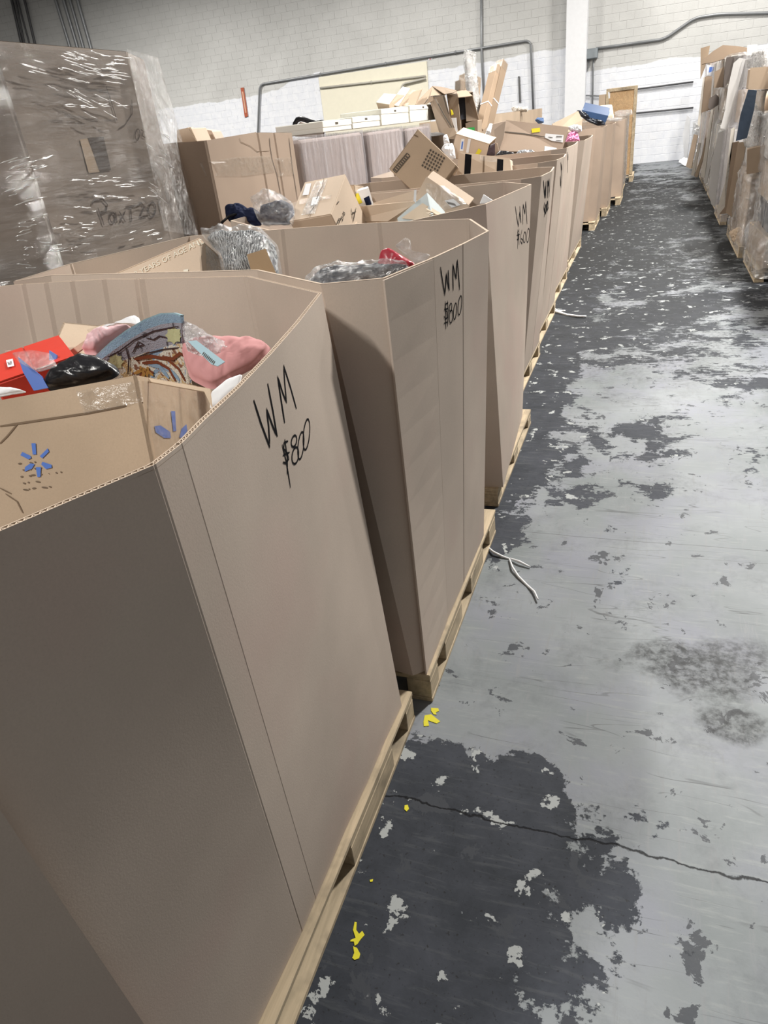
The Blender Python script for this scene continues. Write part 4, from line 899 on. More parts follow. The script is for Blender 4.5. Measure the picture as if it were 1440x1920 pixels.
# ------------------------------------------------------------ stretch-wrapped loads
def shell(name,levels,m,parent,amp=.018,freq=5,n=36,nz=16,cap=False,off=.012,seed=0):
    # levels: [(z, polygon)], polygons CCW with equal counts; resampled, pushed out and wrinkled
    def resamp(P):
        L=[(Vector(P[(i+1)%len(P)])-Vector(P[i])).length for i in range(len(P))]; tot=sum(L); out=[]
        for k in range(n):
            s=tot*k/n;i=0
            while i<len(L)-1 and s>L[i]: s-=L[i];i+=1
            out.append(Vector(P[i]).lerp(Vector(P[(i+1)%len(P)]),s/L[i]))
        return out
    Lv=[(z,resamp(P)) for z,P in levels]; V=[];z0,z1=Lv[0][0],Lv[-1][0]
    for k in range(nz+1):
        z=z0+(z1-z0)*k/nz; j=0
        while j<len(Lv)-2 and z>Lv[j+1][0]: j+=1
        f=(z-Lv[j][0])/(Lv[j+1][0]-Lv[j][0]); P=[a.lerp(b_,f) for a,b_ in zip(Lv[j][1],Lv[j+1][1])]
        c=sum(P,Vector((0,0)))/n
        for p in P:
            d=(p-c).normalized(); q=p+d*(off+abs(amp*noise.noise(Vector((p.x*freq,p.y*freq,z*freq*1.3+seed)))))
            V.append((q.x,q.y,z+.012*noise.noise(Vector((p.x*3,p.y*3,seed)))))
    F=[(k*n+i,k*n+(i+1)%n,(k+1)*n+(i+1)%n,(k+1)*n+i) for k in range(nz) for i in range(n)]
    mb=MB(); mb.add(V,F); return mb.build(name,m,parent,True)
# tall left load
shell('stretch_film',[(.12,FARFILM[0]),(1.46,FARFILM[0])],FILM_H,FARFILM[1],.04,6,60,20,seed=33)
t1=[(-2.3,2.4),(-2.3,3.18),(-2.47,3.55),(-3.4,3.55),(-3.6,3.2),(-3.6,2.4),(-3.35,2.02),(-2.7,1.98)]
e,s=gaylord('tall wrapped bulk box at the upper left with faint handwriting and a cut-out window',t1,t1,{0:.006,1:.004},zb=.13,zt=2.17,mat=cardboard('kraft_greyed',(.33,.28,.24)),name='wrapped_bulk_box',nz=6)
mb=MB(); mb.add([(x,y,2.165) for x,y in t1]+[(x,y,2.15) for x,y in t1],[tuple(range(8)),tuple(range(8,16))]); mb.build('lid',KRAFT_D,e)
BP=bvh([s]); kZ=(0,0,3)
decal_poly('window_flap',BP,crop(*kZ,[(445,785),(490,778),(555,968),(495,974)]),KRAFT_T,e,.004)
decal_poly('opening_shade',BP,crop(*kZ,[(487,776),(578,770),(620,957),(557,968),(520,860)]),plain('deep_shade',(.10,.085,.075),.9,.1),e,.005)  # flat dark patch puts in the shade of the cut-out
decal_poly('torn_patch',BP,crop(*kZ,[(1015,1165),(1030,1165),(1050,1215),(1020,1210)]),KRAFT_T,e,.005)
strokes('marker_lettering',BP,[crop(*kZ,l) for l in ([(545,1170),(580,1268)],[(512,1150),(520,1128),(570,1120),(598,1150),(590,1190),(560,1205)],oval(628,1225,16,28),[(645,1195),(652,1255)],[(665,1190),(700,1250)],[(700,1185),(668,1255)],[(700,1165),(762,1158)],[(728,1162),(735,1250)],[(765,1160),(790,1140),(805,1165),(780,1225),(822,1215)],oval(850,1180,20,42,4),[(885,1120),(905,1205)])],.008,PENCIL,e,.006)
strokes('marker_lettering',BP,[crop(*kZ,l) for l in ([(590,485),(625,590),(655,690)],[(735,560),(738,640),(700,700),(660,725)],oval(768,758,12,32,3),[(785,730),(800,738),(795,765),(812,775)])],.005,PENCIL,e,.006)
lv=[(.10,t1),(.7,t1),(2.10,t1),(2.165,[(x*.99-.03,y*.99+.03) for x,y in t1])]
shell('stretch_film',lv,FILM,e,.035,5,72,44)
t1b=[(-2.44,3.45),(-2.56,3.62),(-2.7,3.6),(-2.6,3.45)]
# thin glossy tubes added to catch highlights, shaped as gathered film creases
GLINT_CORD=film('glint_cord',.12,.35,(1,1,1),(.8,.8,.8),sc=20,bst=.3,rough=.3,gl=.55,dist=.003); rc=random.Random(8); L_=[]
def cords(n,x0,x1,y0,y1,sl,ln):
    for _ in range(n):
        x=rc.uniform(x0,x1);y=rc.uniform(y0,y1);l=ln*rc.uniform(.3,1.2);g=sl+rc.uniform(-.06,.06); k=5
        L_.append([(x+l*i/k,y+g*l*i/k+rc.uniform(-.9,.9)) for i in range(k+1)])
cords(26,120,205,105,158,.12,34); cords(22,10,150,95,150,.30,40); cords(16,60,200,150,215,.50,34); cords(8,100,215,196,204,.03,26)
cords(14,110,250,332,352,-.05,30); cords(10,150,260,368,378,.03,24); cords(20,95,160,385,470,.02,22); cords(10,215,290,435,455,-.22,22)
cords(26,0,60,300,470,-.32,34); cords(14,30,100,420,500,.05,24); cords(16,255,330,180,380,.75,30)
mb=MB()
for ln_ in L_:
    H_=[hit(BP,x,y,.045) for x,y in ln_]; H_=[h[0] for h in H_ if h]
    if len(H_)>2: mb.tube(H_,[.0006]+[.0022]*(len(H_)-2)+[.0006],6)
o=mb.build('glint_cord',GLINT_CORD,e,True); o['kind']='stuff'
# loose hazy fold hanging over the far corner
mb=MB(); V=[];F=[]
q=[(235,94),(262,98),(292,112),(300,140)]
for k in range(15):
    f=k/14
    for i in range(9):
        g=i/8; x=(238+g*(58))+(f*(100-30*(1-g))) ; y=92+g*16+f*340
        dpt=-2.27-.22*g-.015*abs(noise.noise(Vector((g*5,f*9,2))))+.02; p=onx(x,y,dpt); V.append(p)
for k in range(14):
    for i in range(8): a=k*9+i; F.append((a,a+1,a+10,a+9))
mb.add(V,F); mb.build('stretch_film',FILM_H,e,True)
pallet(-3.5,-2.34,2.1,3.5,'pallet hidden under the tall wrapped bulk box at the left')
# second-row open box with torn rim
t2=[(-2.3,3.70),(-2.3,4.30),(-2.3,4.52),(-2.3,4.78),(-2.42,4.87),(-3.3,4.87),(-3.4,4.7),(-3.4,3.85),(-3.1,3.65),(-2.46,3.64)]
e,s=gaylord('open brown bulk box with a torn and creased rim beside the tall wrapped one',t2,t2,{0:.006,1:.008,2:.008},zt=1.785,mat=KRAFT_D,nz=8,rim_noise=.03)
BQ=bvh([s]); 
strokes('torn_crack',BQ,[crop(*kC,[(680,150),(684,210),(700,310),(735,420),(765,580)]),crop(*kC,[(822,150),(835,260),(850,380),(885,600)])],.006,plain('deep_shade',(.10,.085,.075),.9,.1),e,.003)
strokes('crease_line',BQ,[crop(*kC,[(460,150),(470,180),(540,210),(590,250),(680,245)])],.003,plain('crease_dark',(.22,.16,.11),.8,.1),e,.003)
decal_poly('wide_tape',BQ,crop(*kC,[(170,330),(450,290),(690,280),(720,400),(500,430),(220,430)]),TAPE,e,.005); decal_poly('wide_tape',BQ,crop(*kC,[(715,300),(835,290),(860,420),(745,430)]),TAPE,e,.006)
pallet(-3.4,-2.34,3.66,4.8,'pallet hidden under the brown bulk box with the torn rim')
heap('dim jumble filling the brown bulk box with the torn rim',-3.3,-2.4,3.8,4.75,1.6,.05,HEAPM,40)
e=empty('small_carton',tuple(ony(355,255,4.0)),'small light carton with taped top peeking over the torn rim box at its left','carton'); wedge(e,[(333,245),(357,240),(369,266),(333,270)],(-.05,.25,0),4.0,KRAFT_L,(0,0,0,0))
panel('flap',[ony(x,y,3.99+d) for x,y,d in ((352,239,0),(362,238,.2),(376,262,.2),(368,264,0))],KRAFT_L,e)
e=empty('small_carton',tuple(ony(385,250,4.3)),'small beige carton with a round green sticker over the torn rim box','carton'); wb=wedge(e,[(364,241),(396,246),(404,262),(370,266)],(-.05,.2,0),4.3,plain('peach_board',(.66,.52,.42),.7,.2),(0,0,0,0))
decal_poly('green_sticker',bvh([wb]),oval(383,254,4.5,4.5),GREENL,e,.003)
# ribbed-film wrapped loads of the second row
def wrapped_row(label,y0,y1,zt,seed):
    P=[(-2.34,y0),(-2.34,y1),(-3.4,y1),(-3.4,y0)]
    e=empty('wrapped_bulk_box',(-2.87,(y0+y1)/2,.13),label,'wrapped load')
    mb=MB(); mb.box(-3.4,-2.34,y0+.02,y1-.02,.13,zt-.02); mb.build('carton_body',plain('lilac_kraft',(.33,.275,.26),.8,.2,.1,.1),e,bevel=.02)
    shell('stretch_film',[(.12,P),(zt,P)],FILM_V,e,.02,4,60,24,seed=seed)
    pallet(0,0.9,0,1,'x',parent=None) if 0 else None
    return e
wrapped_row('wide load under ribbed grey film, nearest of the second row wrapped ones',4.95,6.24,1.75,1)
wrapped_row('grey film-wrapped load below the two rear white cartons, left of its twin',6.34,7.35,1.74,2)
wrapped_row('grey film-wrapped load behind the tipped tan carton',7.45,8.35,1.73,3)
for i,(y0,y1) in enumerate(((4.95,6.24),(6.34,7.35),(7.45,8.35))): pallet(-3.4,-2.36,y0+.03,y1-.03,'hidden pallet below the '+('first','second','third')[i]+' film-wrapped load of the second row')
def face_carton(label,p,X,depth,m,name='white_carton',group=None,z0=1.76):
    (xa,ya),(xb,yb)=p; A=onx(xa,ya,X);Bq=onx(xb,yb,X); z=(A.z+Bq.z)/2
    e=empty(name,(X-depth/2,(A.y+Bq.y)/2,z0),label,'carton',group); mb=MB(); mb.box(X-depth,X,A.y,Bq.y-.008,z0,z-.012); mb.build('body',m,e,bevel=.004)
    mb=MB(); mb.box(X-depth-.004,X+.004,A.y-.003,Bq.y-.005,z-.045,z); mb.build('lid',m,e,bevel=.004)
    mb=MB(); mb.box(X+.0045,X+.0055,(A.y+Bq.y)/2-.06,(A.y+Bq.y)/2+.0,z-.03,z-.015); mb.build('hand_hole_shade',INK,e); return e  # hand hole is a dark plate, its shade put into the colour
gw='white cartons on the film-wrapped loads'
face_carton('plain white carton on the wrapped load, leftmost of four white cartons',((604,229),(658,221)),-2.42,.4,WHITEBOX,group=gw)
face_carton('white carton second from the left of the four on the wrapped loads',((660,221),(712,214)),-2.42,.4,WHITEBOX,group=gw)
face_carton('taller pale cream carton, third from the left of the four on the wrapped loads',((714,206),(766,199.5)),-2.40,.4,WHITEBOX,group=gw)
face_carton('taller pale cream carton nearest the leaning beams',((768,199),(817,194)),-2.38,.4,WHITEBOX,group=gw)
# black-edged panel on the first wrapped load
hb=empty('curved_headboard',tuple(ony(575,240,6.6)),'curved black-edged board with a tan face left of the white cartons','furniture')
pts=crop(*kC,[(862,130),(875,60),(885,35),(905,22),(940,22),(990,40),(1030,45),(1072,42)])
panel('tan_face',[ony(x,y,6.6) for x,y in crop(*kC,[(868,140),(880,60),(905,35),(990,50),(1072,50),(1075,150)])],KRAFT,hb,.03)
mb=MB(); mb.tube([ony(x,y,6.59) for x,y in crop(*kC,[(790,135),(850,105),(862,90),(868,45),(885,18),(910,10),(940,16),(990,34),(1030,40),(1075,38)])],.022,8); mb.build('black_edging',BLACK,hb,True)
panel('paper_label',[ony(x,y,6.57) for x,y in crop(*kC,[(915,82),(957,85),(957,108),(915,105)])],WHITE,hb,.003)
mb=MB(); a=ony(560,250,6.6); mb.box(a.x-.1,a.x+.5,6.6,6.66,1.76,a.z+.02); mb.build('lower_rail',BLACK,hb)
PILE=cardboard('kraft_pile',(.37,.285,.21))
PILE_D=cardboard('kraft_pile_dark',(.29,.225,.17))
# pile on the seventh box / second row
kH=(680,80,5.143)
def pile_box(label,front,depth,Y,m,slope=(0,0,0,0),name='carton',cat='carton'):
    P=crop(*kH,front); e=empty(name,tuple(ony(P[0][0],P[0][1],Y)),label,cat); return e,wedge(e,P,depth,Y,m,slope)
e,w=pile_box('small carton with white top, leftmost on the pile above the white cartons',[(135,582),(252,598),(262,700),(165,668)],(.04,.45,.08),7.8,PILE)
panel('white_top',[w_ for w_ in (ony(*crop(*kH,[(133,580)])[0],7.79),ony(*crop(*kH,[(254,596)])[0],7.79),ony(*crop(*kH,[(325,505)])[0],8.2),ony(*crop(*kH,[(205,497)])[0],8.2))],WHITEBOX,e,.006)
e,w=pile_box('small taped carton with white lid, second on the pile above the white cartons',[(262,598),(350,612),(350,640),(262,660)],(.04,.4,.1),7.95,PILE,(0,0,0,0))
panel('lid',[ony(*crop(*kH,[q])[0],y) for q,y in (((258,600),7.94),((345,612),7.94),((455,445),8.5),((385,430),8.5))],WHITEBOX,e,.006)
e,w=pile_box('long tape-sealed brown carton leaning right of the white-lidded ones',[(350,520),(352,610),(370,618),(500,590)],(.1,.4,.1),8.05,PILE)
for c_ in list(e.children): bpy.data.objects.remove(c_)
wedge(e,crop(*kH,[(345,600),(490,475),(555,460),(500,600)]),(.0,.12,.02),8.1,PILE,(0,.25,.3,0)); 
panel('top_board',[ony(*crop(*kH,[q])[0],y) for q,y in (((345,605),8.07),((480,455),8.45),((550,462),8.5),((430,605),8.07))],KRAFT_T,e,.006)
e,w=pile_box('big crumpled brown carton with folded roof flaps in the middle of the far pile',[(640,525),(790,512),(880,900),(740,860)],(-.12,.5,.0),8.45,PILE_D,(0,0,-.1,-.1))
for nm,qs,ys,mm in (('roof_flap',[(500,595),(670,420),(800,500),(650,520),(600,600)],(8.4,8.7,8.6,8.4,8.35),PILE),('roof_flap',[(670,418),(760,425),(905,460),(880,480),(790,495)],(8.7,8.75,8.7,8.5,8.5),PILE_D),('side_flap',[(700,520),(790,510),(870,830),(800,820)],(8.38,8.36,8.3,8.3),PILE_D),('low_flap',[(770,830),(880,820),(910,880),(900,930),(810,930)],(8.3,8.25,8.2,8.2,8.25),PILE)):
    panel(nm,[ony(*crop(*kH,[q])[0],y) for q,y in zip(qs,ys)],mm,e,.006)
BX_=bvh([c for c in e.children])
for ln_ in ([(600,590),(650,520),(780,512),(830,690)],[(700,540),(780,690),(860,820)]): strokes('flap_crease',BX_,[crop(*kH,ln_)],.012,INK,e,.006)
e,bo=carton('open_carton','upright brown carton with dark open mouth, right of the crumpled one',(.33,.17,.40),(-2.12,8.95,1.80),(.083,.109,-.976),PILE_D,open_face='x+')
panel('front_board',[ony(*crop(*kH,[q])[0],y) for q,y in (((808,490),8.6),((920,520),8.55),((948,880),8.5),((915,885),8.5),((840,720),8.55))],PILE,e,.008)
panel('mouth_shade',[ony(*crop(*kH,[q])[0],y) for q,y in (((922,520),8.62),((985,515),8.7),((1000,735),8.7),((945,745),8.62))],plain('shade_black',(.02,.02,.025),.8,.2),e,.004)  # near-black sheet stands for the shade inside the open mouth
panel('roof_flap',[ony(*crop(*kH,[q])[0],y) for q,y in (((905,470),8.9),((1000,458),8.95),((1058,510),8.6),((985,520),8.55),((922,525),8.5))],PILE,e,.006)
panel('side_board',[ony(*crop(*kH,[q])[0],y) for q,y in (((985,518),8.68),((1058,512),8.62),((1120,745),8.7),((1000,760),8.66))],PILE_D,e,.008)
panel('paper_label',[ony(*crop(*kH,[q])[0],y) for q,y in (((853,726),8.49),((903,724),8.48),((915,868),8.45),((905,870),8.45))],WHITE,e,.003)
panel('yellow_sticker',[ony(*crop(*kH,[q])[0],y) for q,y in (((848,642),8.5),((862,648),8.5),((878,690),8.49),((855,700),8.49))],YEL,e,.003)
e,w=pile_box('small carton with a big green label under the leaning beams',[(995,780),(1105,748),(1105,900),(1000,890)],(.0,.25,.0),8.5,PILE); q=bvh([w]); decal_poly('green_label',q,crop(*kH,[(1003,822),(1080,815),(1080,885),(1008,890)]),GREENL,e,.003)
strokes('label_print',q,[crop(*kH,[(1015,840),(1020,870)]),crop(*kH,[(1030,845),(1035,865)])],.012,plain('green_dark',(.02,.2,.05),.6,.2),e,.005)
P_=[(-2.26,8.62),(-2.26,10.0),(-3.3,10.0),(-3.3,8.62)]
gaylord('brown bulk box half hidden beneath the far pile of loose cartons',P_,P_,{},zt=1.60,mat=PILE_D,nz=2)
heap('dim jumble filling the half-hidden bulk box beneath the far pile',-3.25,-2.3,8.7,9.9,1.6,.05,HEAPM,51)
pallet(-3.3,-2.28,8.65,9.95,'pallet hidden beneath the far pile of loose cartons')
# leaning beams and tubes
def beam(label,c0,c1,w,d,m,Y0,Y1,name='long_carton',cat='carton',bands=()):
    A=ony(*c0,Y0);Bq=ony(*c1,Y1); ax=(Bq-A); L=ax.length; z=ax.normalized(); x=Vector((.85,-.5,0)); x=(x-z*x.dot(z)).normalized(); y=z.cross(x)
    M=Matrix((x,y,z)).transposed().to_4x4(); M.translation=A; e=empty(name,tuple(A),label,cat)
    mb=MB(); mb.box(-w/2,w/2,-d/2,d/2,0,L,M); mb.build('body',m,e,bevel=.004)
    mb=MB(); mb.box(-w/2-.003,w/2+.003,-d/2-.003,d/2+.003,L-.10,L+.003,M); mb.build('taped_end',TAPE,e)
    for f,h in bands:
        mb=MB(); mb.box(-w/2-.003,w/2+.003,-d/2-.003,d/2+.003,L*f,L*f+h,M); mb.build('tape_band',WHITE,e)
    return e
beam('long square carton leaning right, light front one of the strapped pair',(900,248),(930.5,127),.105,.10,cardboard('kraft_beam',(.36,.265,.185)),8.9,9.45,bands=((.40,.012),))
beam('darker long square carton behind the light one of the leaning pair',(911,246),(941.5,118),.10,.10,cardboard('kraft_beam2',(.27,.20,.14)),9.0,9.55,bands=((.41,.012),))
beam('thin brown carton standing behind the bubble-wrapped tube',(866,238),(872.5,141),.12,.09,PILE,9.6,9.8)
beam('short brown carton left of the bubble-wrapped tube',(861,236),(862,152),.09,.07,PILE_D,9.5,9.6)
beam('narrow brown carton end right behind the bubble-wrapped tube',(892,240),(895.5,146),.06,.06,PILE,9.6,9.8)
bt=empty('bubble_wrapped_tube',tuple(ony(895,240,9.2)),'tall tube in crinkled bubble wrap rising out of the far pile','tube')
pp=[ony(*crop(*kH,[q])[0],y) for q,y in (((1105,800),9.2),((1100,740),9.2),((1075,560),9.25),((1050,380),9.3),((1035,230),9.35),((1030,120),9.4),((1040,80),9.4))]
mb=MB(); mb.tube(pp,[.062,.065,.066,.064,.058,.055,.03],14); mb.build('tube_core',plain('grey_core',(.42,.40,.38),.6,.4,.3,.1),bt,True)
pf=[]
for i in range(len(pp)-1):
    for j in range(6): pf.append(pp[i].lerp(pp[i+1],j/6))
pf.append(pp[-1]); mb=MB(); mb.tube(pf,[.074+.014*noise.noise(p*14) for p in pf],16); 
mb.v=[tuple(Vector(v)+.012*noise.noise_vector(Vector(v)*18)) for v in mb.v]; mb.build('bubble_wrap',BUBBLE,bt,True)
# far second-row open boxes
def rowbox(label,pa,pb,zt,X,depth,m,near=None):
    A=onx(*pa,X);Bq=onx(*pb,X); z=(A.z+Bq.z)/2; y0,y1=A.y,Bq.y; c=.12
    P=[(X,y0+c),(X,y1-c),(X-c,y1),(X-depth,y1),(X-depth,y0),(X-c,y0)]; return gaylord(label,P,P,{},zt=z,mat=m,nz=2)
rowbox('far tall brown bulk box behind the long carton with yellow sticker',(925,214),(1018,203),1.7,-2.2,1.1,KRAFT_T)
pallet(-3.2,-2.3,10.2,13.3,'hidden pallet beneath the far tall brown bulk box')
panel('raised_flap',[ony(x,y,z) for x,y,z in ((1036,232,10.9),(1084,208,11.7),(1092,225,11.7),(1090,245,11.6),(1040,250,10.9))],KRAFT_T,ROW[7][0],.012)
soft('denim_bundle','small faded blue bundle on the far tall bulk box','goods',crop(*kE,[(1012,30),(1040,5),(1105,8),(1108,55),(1050,68)]),ony(1012,226,10.6),(.1,-.95,.2),.05,plain('denim',(.10,.16,.30),.8,.2,.3),4,.3)
e,w=pile_box('small white and tan carton beyond the far tall bulk box',[(1440,655),(1440,655),(1440,655),(1440,655)],(0,.1,0),13,WHITEBOX) if 0 else (None,None)
soft('white_bundle','pale crumpled bundle showing above the far tall bulk box','goods',[(958,203),(966,199),(985,203),(990,199),(990,209),(962,212)],ony(975,206,13.6),(.1,-.95,.2),.08,plain('pale_bundle',(.70,.66,.60),.7,.3,.5),8,.4)
soft('white_crumple','white crumpled film beside the base of the leaning beams','plastic wrap',crop(*kE,[(480,210),(545,60),(600,75),(590,140),(570,230),(520,240)]),ony(918,246,8.3),(.1,-.95,.2),.04,WHITEP,5,.5)
e=empty('kraft_box',tuple(ony(905,245,8.4)),'tan board wedge between the beams and the long carton','carton board'); panel('board',[ony(*crop(*kE,[q])[0],8.35) for q in ((415,200),(545,65),(560,150),(480,240))],KRAFT_L,e,.02)
# ------------------------------------------------------------ right-hand row of wrapped loads
rr=random.Random(11)
DKG=plain('dark_gloss',(.03,.045,.07),.25,.6,.5,.3,scale=10); FOAM=plain('foam_tan',(.62,.46,.33),.8,.2,.2); GREYW=plain('grey_wrap',(.50,.485,.47),.5,.4,.5,.12,scale=6); PALE=plain('pale_board',(.60,.56,.50),.8,.2,.1,.1)
LKT=cardboard('kraft_load',(.42,.325,.24)); LKD=cardboard('kraft_load_dark',(.30,.225,.165)); LKO=cardboard('kraft_load_mottled',(.37,.29,.215),tone=.2)
LOADS=[]; LR=[]
def load(label,y0,y1,xf,layers,fm,pal=True,seed=0,amp=.05,lean=0):
    e=empty('wrapped_load',(xf+.55,(y0+y1)/2,0),label,'wrapped load','wrapped loads right of the aisle')
    LOADS.append(e); LR.append((y0,y1)); pallet(xf,xf+1.1,y0+.02,y1-.02,'',parent=e)
    z=.13; lv=[]; k=0
    for (h,m,dx,ny) in layers:
        xo=xf+.03+dx; ww=(y1-y0-.06)/ny; tops=[]
        for i in range(ny):
            a=y0+.03+ww*i; rz=rr.uniform(-.04,.04); hh=h*rr.uniform(.93,1.)
            M=Matrix.Translation(((xo+xf+1.06)/2,a+ww/2,z+hh/2))@Matrix.Rotation(rz,4,'Z'); L=(xf+1.06-xo)/2
            mm=m if i==0 or not isinstance(m,tuple) else m; mm=mm[i%len(mm)] if isinstance(mm,tuple) else mm
            mb=MB(); mb.box(-L,L,-ww/2+.006,ww/2-.006,-hh/2,hh/2-.003,M); mb.build('carton',mm,e,bevel=.008)
        P=[(xo-.01,y0),(xo-.01,y1),(xf+1.1,y1),(xf+1.1,y0)]
        P=P[::-1]
        lv.append((z+.02,P)); lv.append((z+h-.02,P)); z+=h
    lv[0]=(.05,lv[0][1]); lv[-1]=(z+.01,lv[-1][1])
    shell('stretch_film',lv,fm,e,amp,6,64,30,seed=seed,off=.02)
    return e,z
load('wrapped load nearest to the camera on the right, just beyond the picture edge',4.5,5.6,1.16,[(.7,LKT,0,1),(.6,LKD,.03,1),(.6,LKO,.0,1)],FILM_H,seed=21)
load('wrapped load at the right edge, grey and only partly in frame',6.62,7.75,1.14,[(.5,LKT,0,1),(.5,GREYW,.03,1),(.5,LKD,.0,2),(.45,BUBBLE,.02,1)],FILM_H,seed=1)
load('wrapped load with a navy strip and a foam roll, second from the right edge',7.92,9.05,1.03,[(.30,LKO,.0,1),(.28,DKG,.05,2),(.36,LKT,.02,1),(.40,GREYW,.0,2),(.32,(DKG,LKT),.04,2),(.22,LKT,.0,1)],FILM_H,seed=2,amp=.07)
load('wrapped load with a tall dark brown lower panel, third from the right edge',9.2,10.9,.99,[(.75,(LKT,LKD),0,2),(.45,(DKG,GREYW),.05,2),(.35,LKO,.04,2),(.30,GREYW,.06,2)],FILM_H,seed=3,amp=.06)
load('wrapped grey load tapering upward on a bright new pallet, fourth from the right edge',11.68,12.95,.96,[(1.15,GREYW,0,1),(.42,LKT,.06,1),(.36,GREYW,.10,1)],FILM_V,seed=4,amp=.04)
load('wrapped load topped by a tall flat dark panel, fifth from the right edge',13.1,14.3,.99,[(.9,(GREYW,PALE),0,2),(.5,LKD,.04,1),(.6,plain('dark_panel',(.12,.10,.09),.6,.3),.06,1)],FILM_H,seed=5,amp=.05)
load('wrapped load with pale upright edge boards, sixth from the right edge',14.45,15.7,.99,[(1.1,(PALE,GREYW),0,3),(.5,LKO,.03,1),(.45,PALE,.05,2)],FILM_H,seed=6,amp=.05)
load('wrapped load of mottled brown cartons, seventh from the right edge',15.95,17.2,.99,[(.9,(LKO,PALE),0,2),(.7,LKD,.0,1),(.5,LKO,.05,1)],FILM_H,seed=7,amp=.05)
load('wrapped load with a blue and white pack on top, eighth from the right edge',17.4,18.9,.99,[(1.2,LKT,0,2),(.9,PALE,.02,2)],FILM_V,seed=8)
load('tall tan wrapped load near the back wall, ninth from the right edge',19.2,20.8,.97,[(1.2,(PALE,KRAFT_L),0,2),(1.0,KRAFT_L,.0,2)],FILM_V,seed=9)
load('whitish wrapped load against the back wall, farthest of the right row',21.2,22.6,.90,[(.9,WHITEP,0,1),(.6,GREYW,.12,1)],FILM_H,seed=10)
# pieces standing proud on the loads
kR=(1220,60,3.84)
def rpart(k,pn,q,X,m,th=.10,label=None):
    ya,yb=LR[k][0]-.06,LR[k][1]+.04; C=crop(*kR,q); P=[onx(x,y,X) for x,y in C]; lo=min(p.y for p in P); hi=max(p.y for p in P); D=Vector((th,0,0))
    if lo<ya or hi>yb:       # stands across the load rather than along it
        yc=min(max((lo+hi)/2,ya),yb); P=[ony(x,y,yc) for x,y in C]; D=Vector((.02,th,0))
    Q=[p+D for p in P]; n=len(P); mb=MB()
    mb.add(P+Q,[tuple(range(n)),tuple(range(n,2*n))]+[(i,(i+1)%n,n+(i+1)%n,n+i) for i in range(n)])
    o=mb.build(pn,m,LOADS[k],bevel=.006)
    if label:o['label']=label
    return o
DARKPAN=plain('dark_panel',(.12,.10,.09),.6,.3)
rpart(6,'arched_lid',[(370,228),(385,195),(450,140),(520,97),(610,103),(698,115),(700,190),(610,200),(530,190),(450,215)],1.0,LKD,.6,'large bent brown lid')
rpart(9,'tall_carton',[(362,118),(425,100),(405,215),(360,330)],1.0,LKT,.3)
rpart(8,'printed_pack',[(408,240),(470,245),(455,315),(405,312)],1.02,WHITE,.2,'blue and white printed pack')
rpart(8,'blue_print',[(425,255),(462,252),(458,275),(420,290)],1.012,BLUE,.004)
rpart(5,'tall_panel',[(548,185),(640,172),(600,290),(530,398),(530,350)],1.02,DARKPAN,.5,'flat dark panel')
rpart(5,'edge_strip',[(538,192),(546,183),(532,398),(522,398)],1.0,PALE,.04)
rpart(9,'leaning_board',[(312,738),(337,745),(290,985),(256,968)],.93,KRAFT_L,.06,'light tan board')
rpart(8,'leaning_board',[(345,800),(358,800),(310,1035),(292,1030)],.95,PALE,.05)
rpart(7,'leaning_board',[(372,880),(395,760),(380,900),(335,1045),(316,1038)],.95,LKO,.05)
rpart(6,'leaning_board',[(438,560),(450,560),(385,1050),(362,1040)],.97,PALE,.04)
rpart(6,'leaning_board',[(468,540),(485,530),(470,760),(400,1090),(385,1085),(440,760)],.97,GREYW,.05)
rpart(7,'edge_strip',[(380,330),(390,330),(350,680),(340,660)],.98,PALE,.04)
rpart(7,'dark_carton',[(392,325),(440,322),(425,560),(365,580)],.985,LKD,.3)
rpart(6,'round_bundle',[(425,480),(470,450),(495,480),(490,520),(430,560),(415,540)],.975,DARKPAN,.2)
rpart(5,'dark_carton',[(462,290),(532,250),(525,395),(460,400)],1.0,LKD,.3)
rpart(2,'carton',[(722,262),(850,255),(850,405),(706,410)],.98,LKT,.5,'square-ended tan carton')
rpart(2,'navy_strip',[(705,420),(760,425),(740,560),(690,760),(618,780),(650,600)],.975,DKG,.3,'glossy navy strip')
rpart(3,'card_tag',[(700,98),(762,92),(755,160),(695,165)],1.0,GREYW,.03)
rpart(2,'carton',[(700,850),(820,820),(815,1000),(695,1020)],.99,LKT,.3)
rpart(3,'tall_panel',[(590,800),(630,790),(560,1300),(500,1310)],.96,LKD,.05,'dark brown tall panel')
rpart(3,'edge_strip',[(583,700),(600,690),(530,1260),(490,1310),(478,1290),(540,1080)],.955,PALE,.04)
rpart(3,'tan_panel',[(632,800),(685,790),(650,1000),(600,1340),(545,1300),(590,1050)],.97,LKT,.05)
rpart(4,'grey_panel',[(600,225),(640,190),(690,200),(690,270),(650,450),(600,640),(545,700),(505,690),(540,560),(560,400)],.98,GREYW,.10,'grey film-covered panel')
rpart(4,'low_panel',[(490,730),(560,700),(560,860),(520,1000),(490,1280),(440,1240),(420,1160),(450,900)],.955,GREYW,.05)
rpart(10,'end_board',[(232,740),(262,600),(282,620),(275,780),(262,900),(245,930)],.88,WHITEP,.06,'white film-wrapped board')
fr=LOADS[2]; A=onx(1436,190,.94); mb=MB(); mb.tube([A,A+Vector((.05,0,0)),A+Vector((.6,.1,0))],[.075,.085,.085],16); mb.build('foam_roll',FOAM,fr,True)
def rsoft(k,nm,q,X,m,th,seed,wr=.3): return soft(nm,None,None,crop(*kR,q),(X,10,1),(-1,-.15,0),th,m,seed,wr,parent=LOADS[k],flat=.2)
rsoft(2,'bubble_bundle',[(700,260),(710,200),(760,135),(850,120),(850,258)],.99,BUBBLE,.04,3)
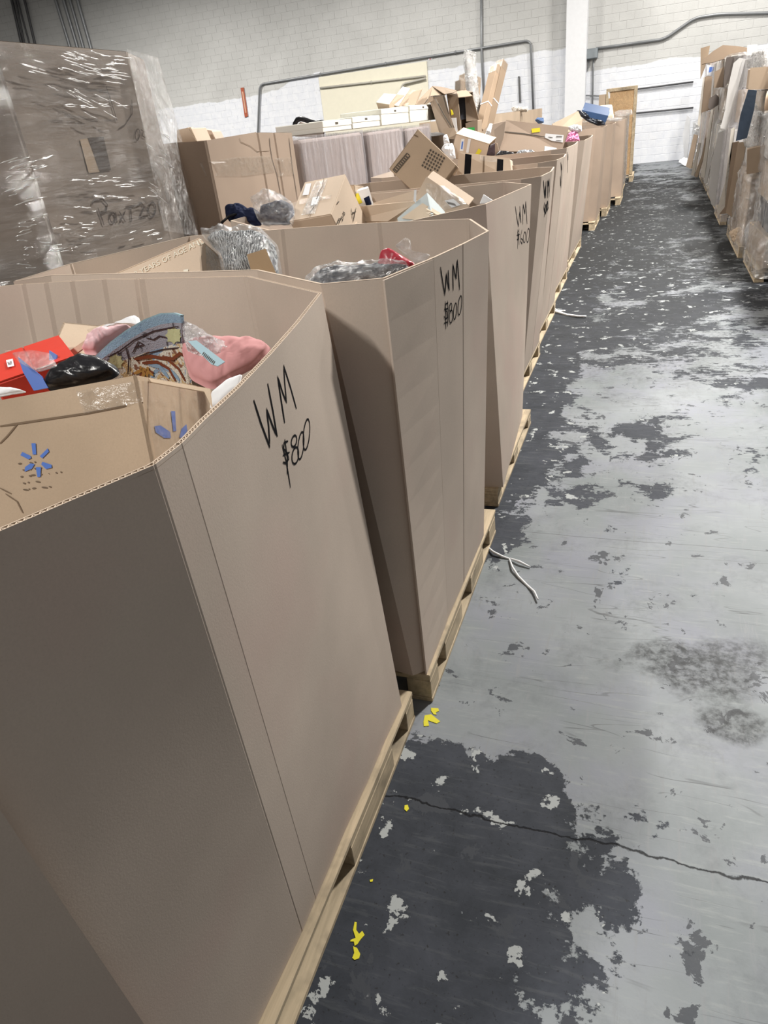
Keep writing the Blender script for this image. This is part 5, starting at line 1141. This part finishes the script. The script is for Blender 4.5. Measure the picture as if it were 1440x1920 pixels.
rsoft(2,'bubble_bundle',[(735,470),(760,560),(850,580),(850,800),(760,850),(690,830),(690,700),(710,560)],.97,BUBBLE,.05,4)
rsoft(3,'crushed_carton',[(575,1440),(640,1400),(705,1420),(700,1520),(640,1545),(600,1500)],.97,KRAFT_OLD,.04,7)
# ------------------------------------------------------------ floor litter
def litter(name,label,cat,lines,w,m):
    e=empty(name,tuple(onz(*lines[0][0],0)),label,cat)
    for ln in lines:
        mb=MB(); P=[onz(x,y,.008+.006*math.sin(i*1.7)) for i,(x,y) in enumerate(ln)]; out=[]
        for i in range(len(P)-1):
            for j in range(4): out.append(P[i].lerp(P[i+1],j/4))
        out.append(P[-1]); mb.tube(out,[w*(.6+.4*math.sin(3.1*k/(len(out)-1))) for k in range(len(out))],6); mb.build('strand',m,e,True)
    return e
kS=(880,850,6.4)
litter('twisted_strap','twisted white plastic strap with two tails on the floor beside the second pallet','strap',[crop(*kS,[(210,1115),(290,1185),(400,1240),(480,1265)]),crop(*kS,[(480,1260),(600,1300),(730,1365)]),crop(*kS,[(480,1265),(520,1370),(590,1480),(700,1590),(780,1660),(825,1755)])],.006,WHITEP)
kT=(940,560,8.725)
litter('frayed_string','frayed white string trailing from the fifth pallet across the floor','string',[crop(*kT,[(830,80),(850,160),(920,210),(1000,205),(1040,200)]),crop(*kT,[(780,210),(850,200),(960,235),(1080,270),(1250,290),(1390,290)]),crop(*kT,[(825,100),(800,160),(840,200)])],.014,WHITEP)
YP=plain('yellow_paint',(.78,.70,.03),.5,.4,.1,.1)
def flake(label,polys):
    e=empty('paint_flake',tuple(onz(*polys[0][0],0)),label,'paint flake')
    for q in polys:
        P=[onz(x,y,.0006) for x,y in q]; Q=[p+Vector((0,0,.0012)) for p in P]; k=len(P); mb=MB()
        mb.add(P+Q,[tuple(range(k)),tuple(range(k,2*k))]+[(i,(i+1)%k,k+(i+1)%k,k+i) for i in range(k)]); mb.build('chip',YP,e)
kU=(500,1200,2.666)
flake('flaked yellow paint mark on the floor near the bottom of the picture',[crop(*kU,[(440,1410),(450,1412),(448,1450),(462,1470),(478,1455),(490,1475),(468,1500),(455,1520),(440,1530),(436,1508),(418,1508),(420,1500),(445,1490),(432,1450)]),crop(*kU,[(432,1532),(452,1540),(468,1570),(462,1592),(440,1600),(428,1590),(438,1565)])])
flake('flaked yellow paint mark on the floor beside the gap between the first two pallets',[crop(*kU,[(822,340),(858,342),(862,356),(845,362),(850,375),(835,372),(822,355)]),crop(*kU,[(790,378),(822,372),(858,400),(868,408),(850,418),(806,402),(812,430),(786,432),(784,410)])])
flake('tiny yellow paint chips on the floor near the slab crack',[crop(*kU,[(690,828),(705,824),(712,845),(700,858),(688,846)]),crop(*kU,[(515,1200),(532,1196),(530,1208),(518,1210)])])
soft('floor_scrap','small heap of torn film at the foot of the farthest right load','litter',[(1272,303),(1282,297),(1292,300),(1296,308),(1284,311)],(.7,22,.04),(0,-.3,1),.05,WHITEP,3,.5)
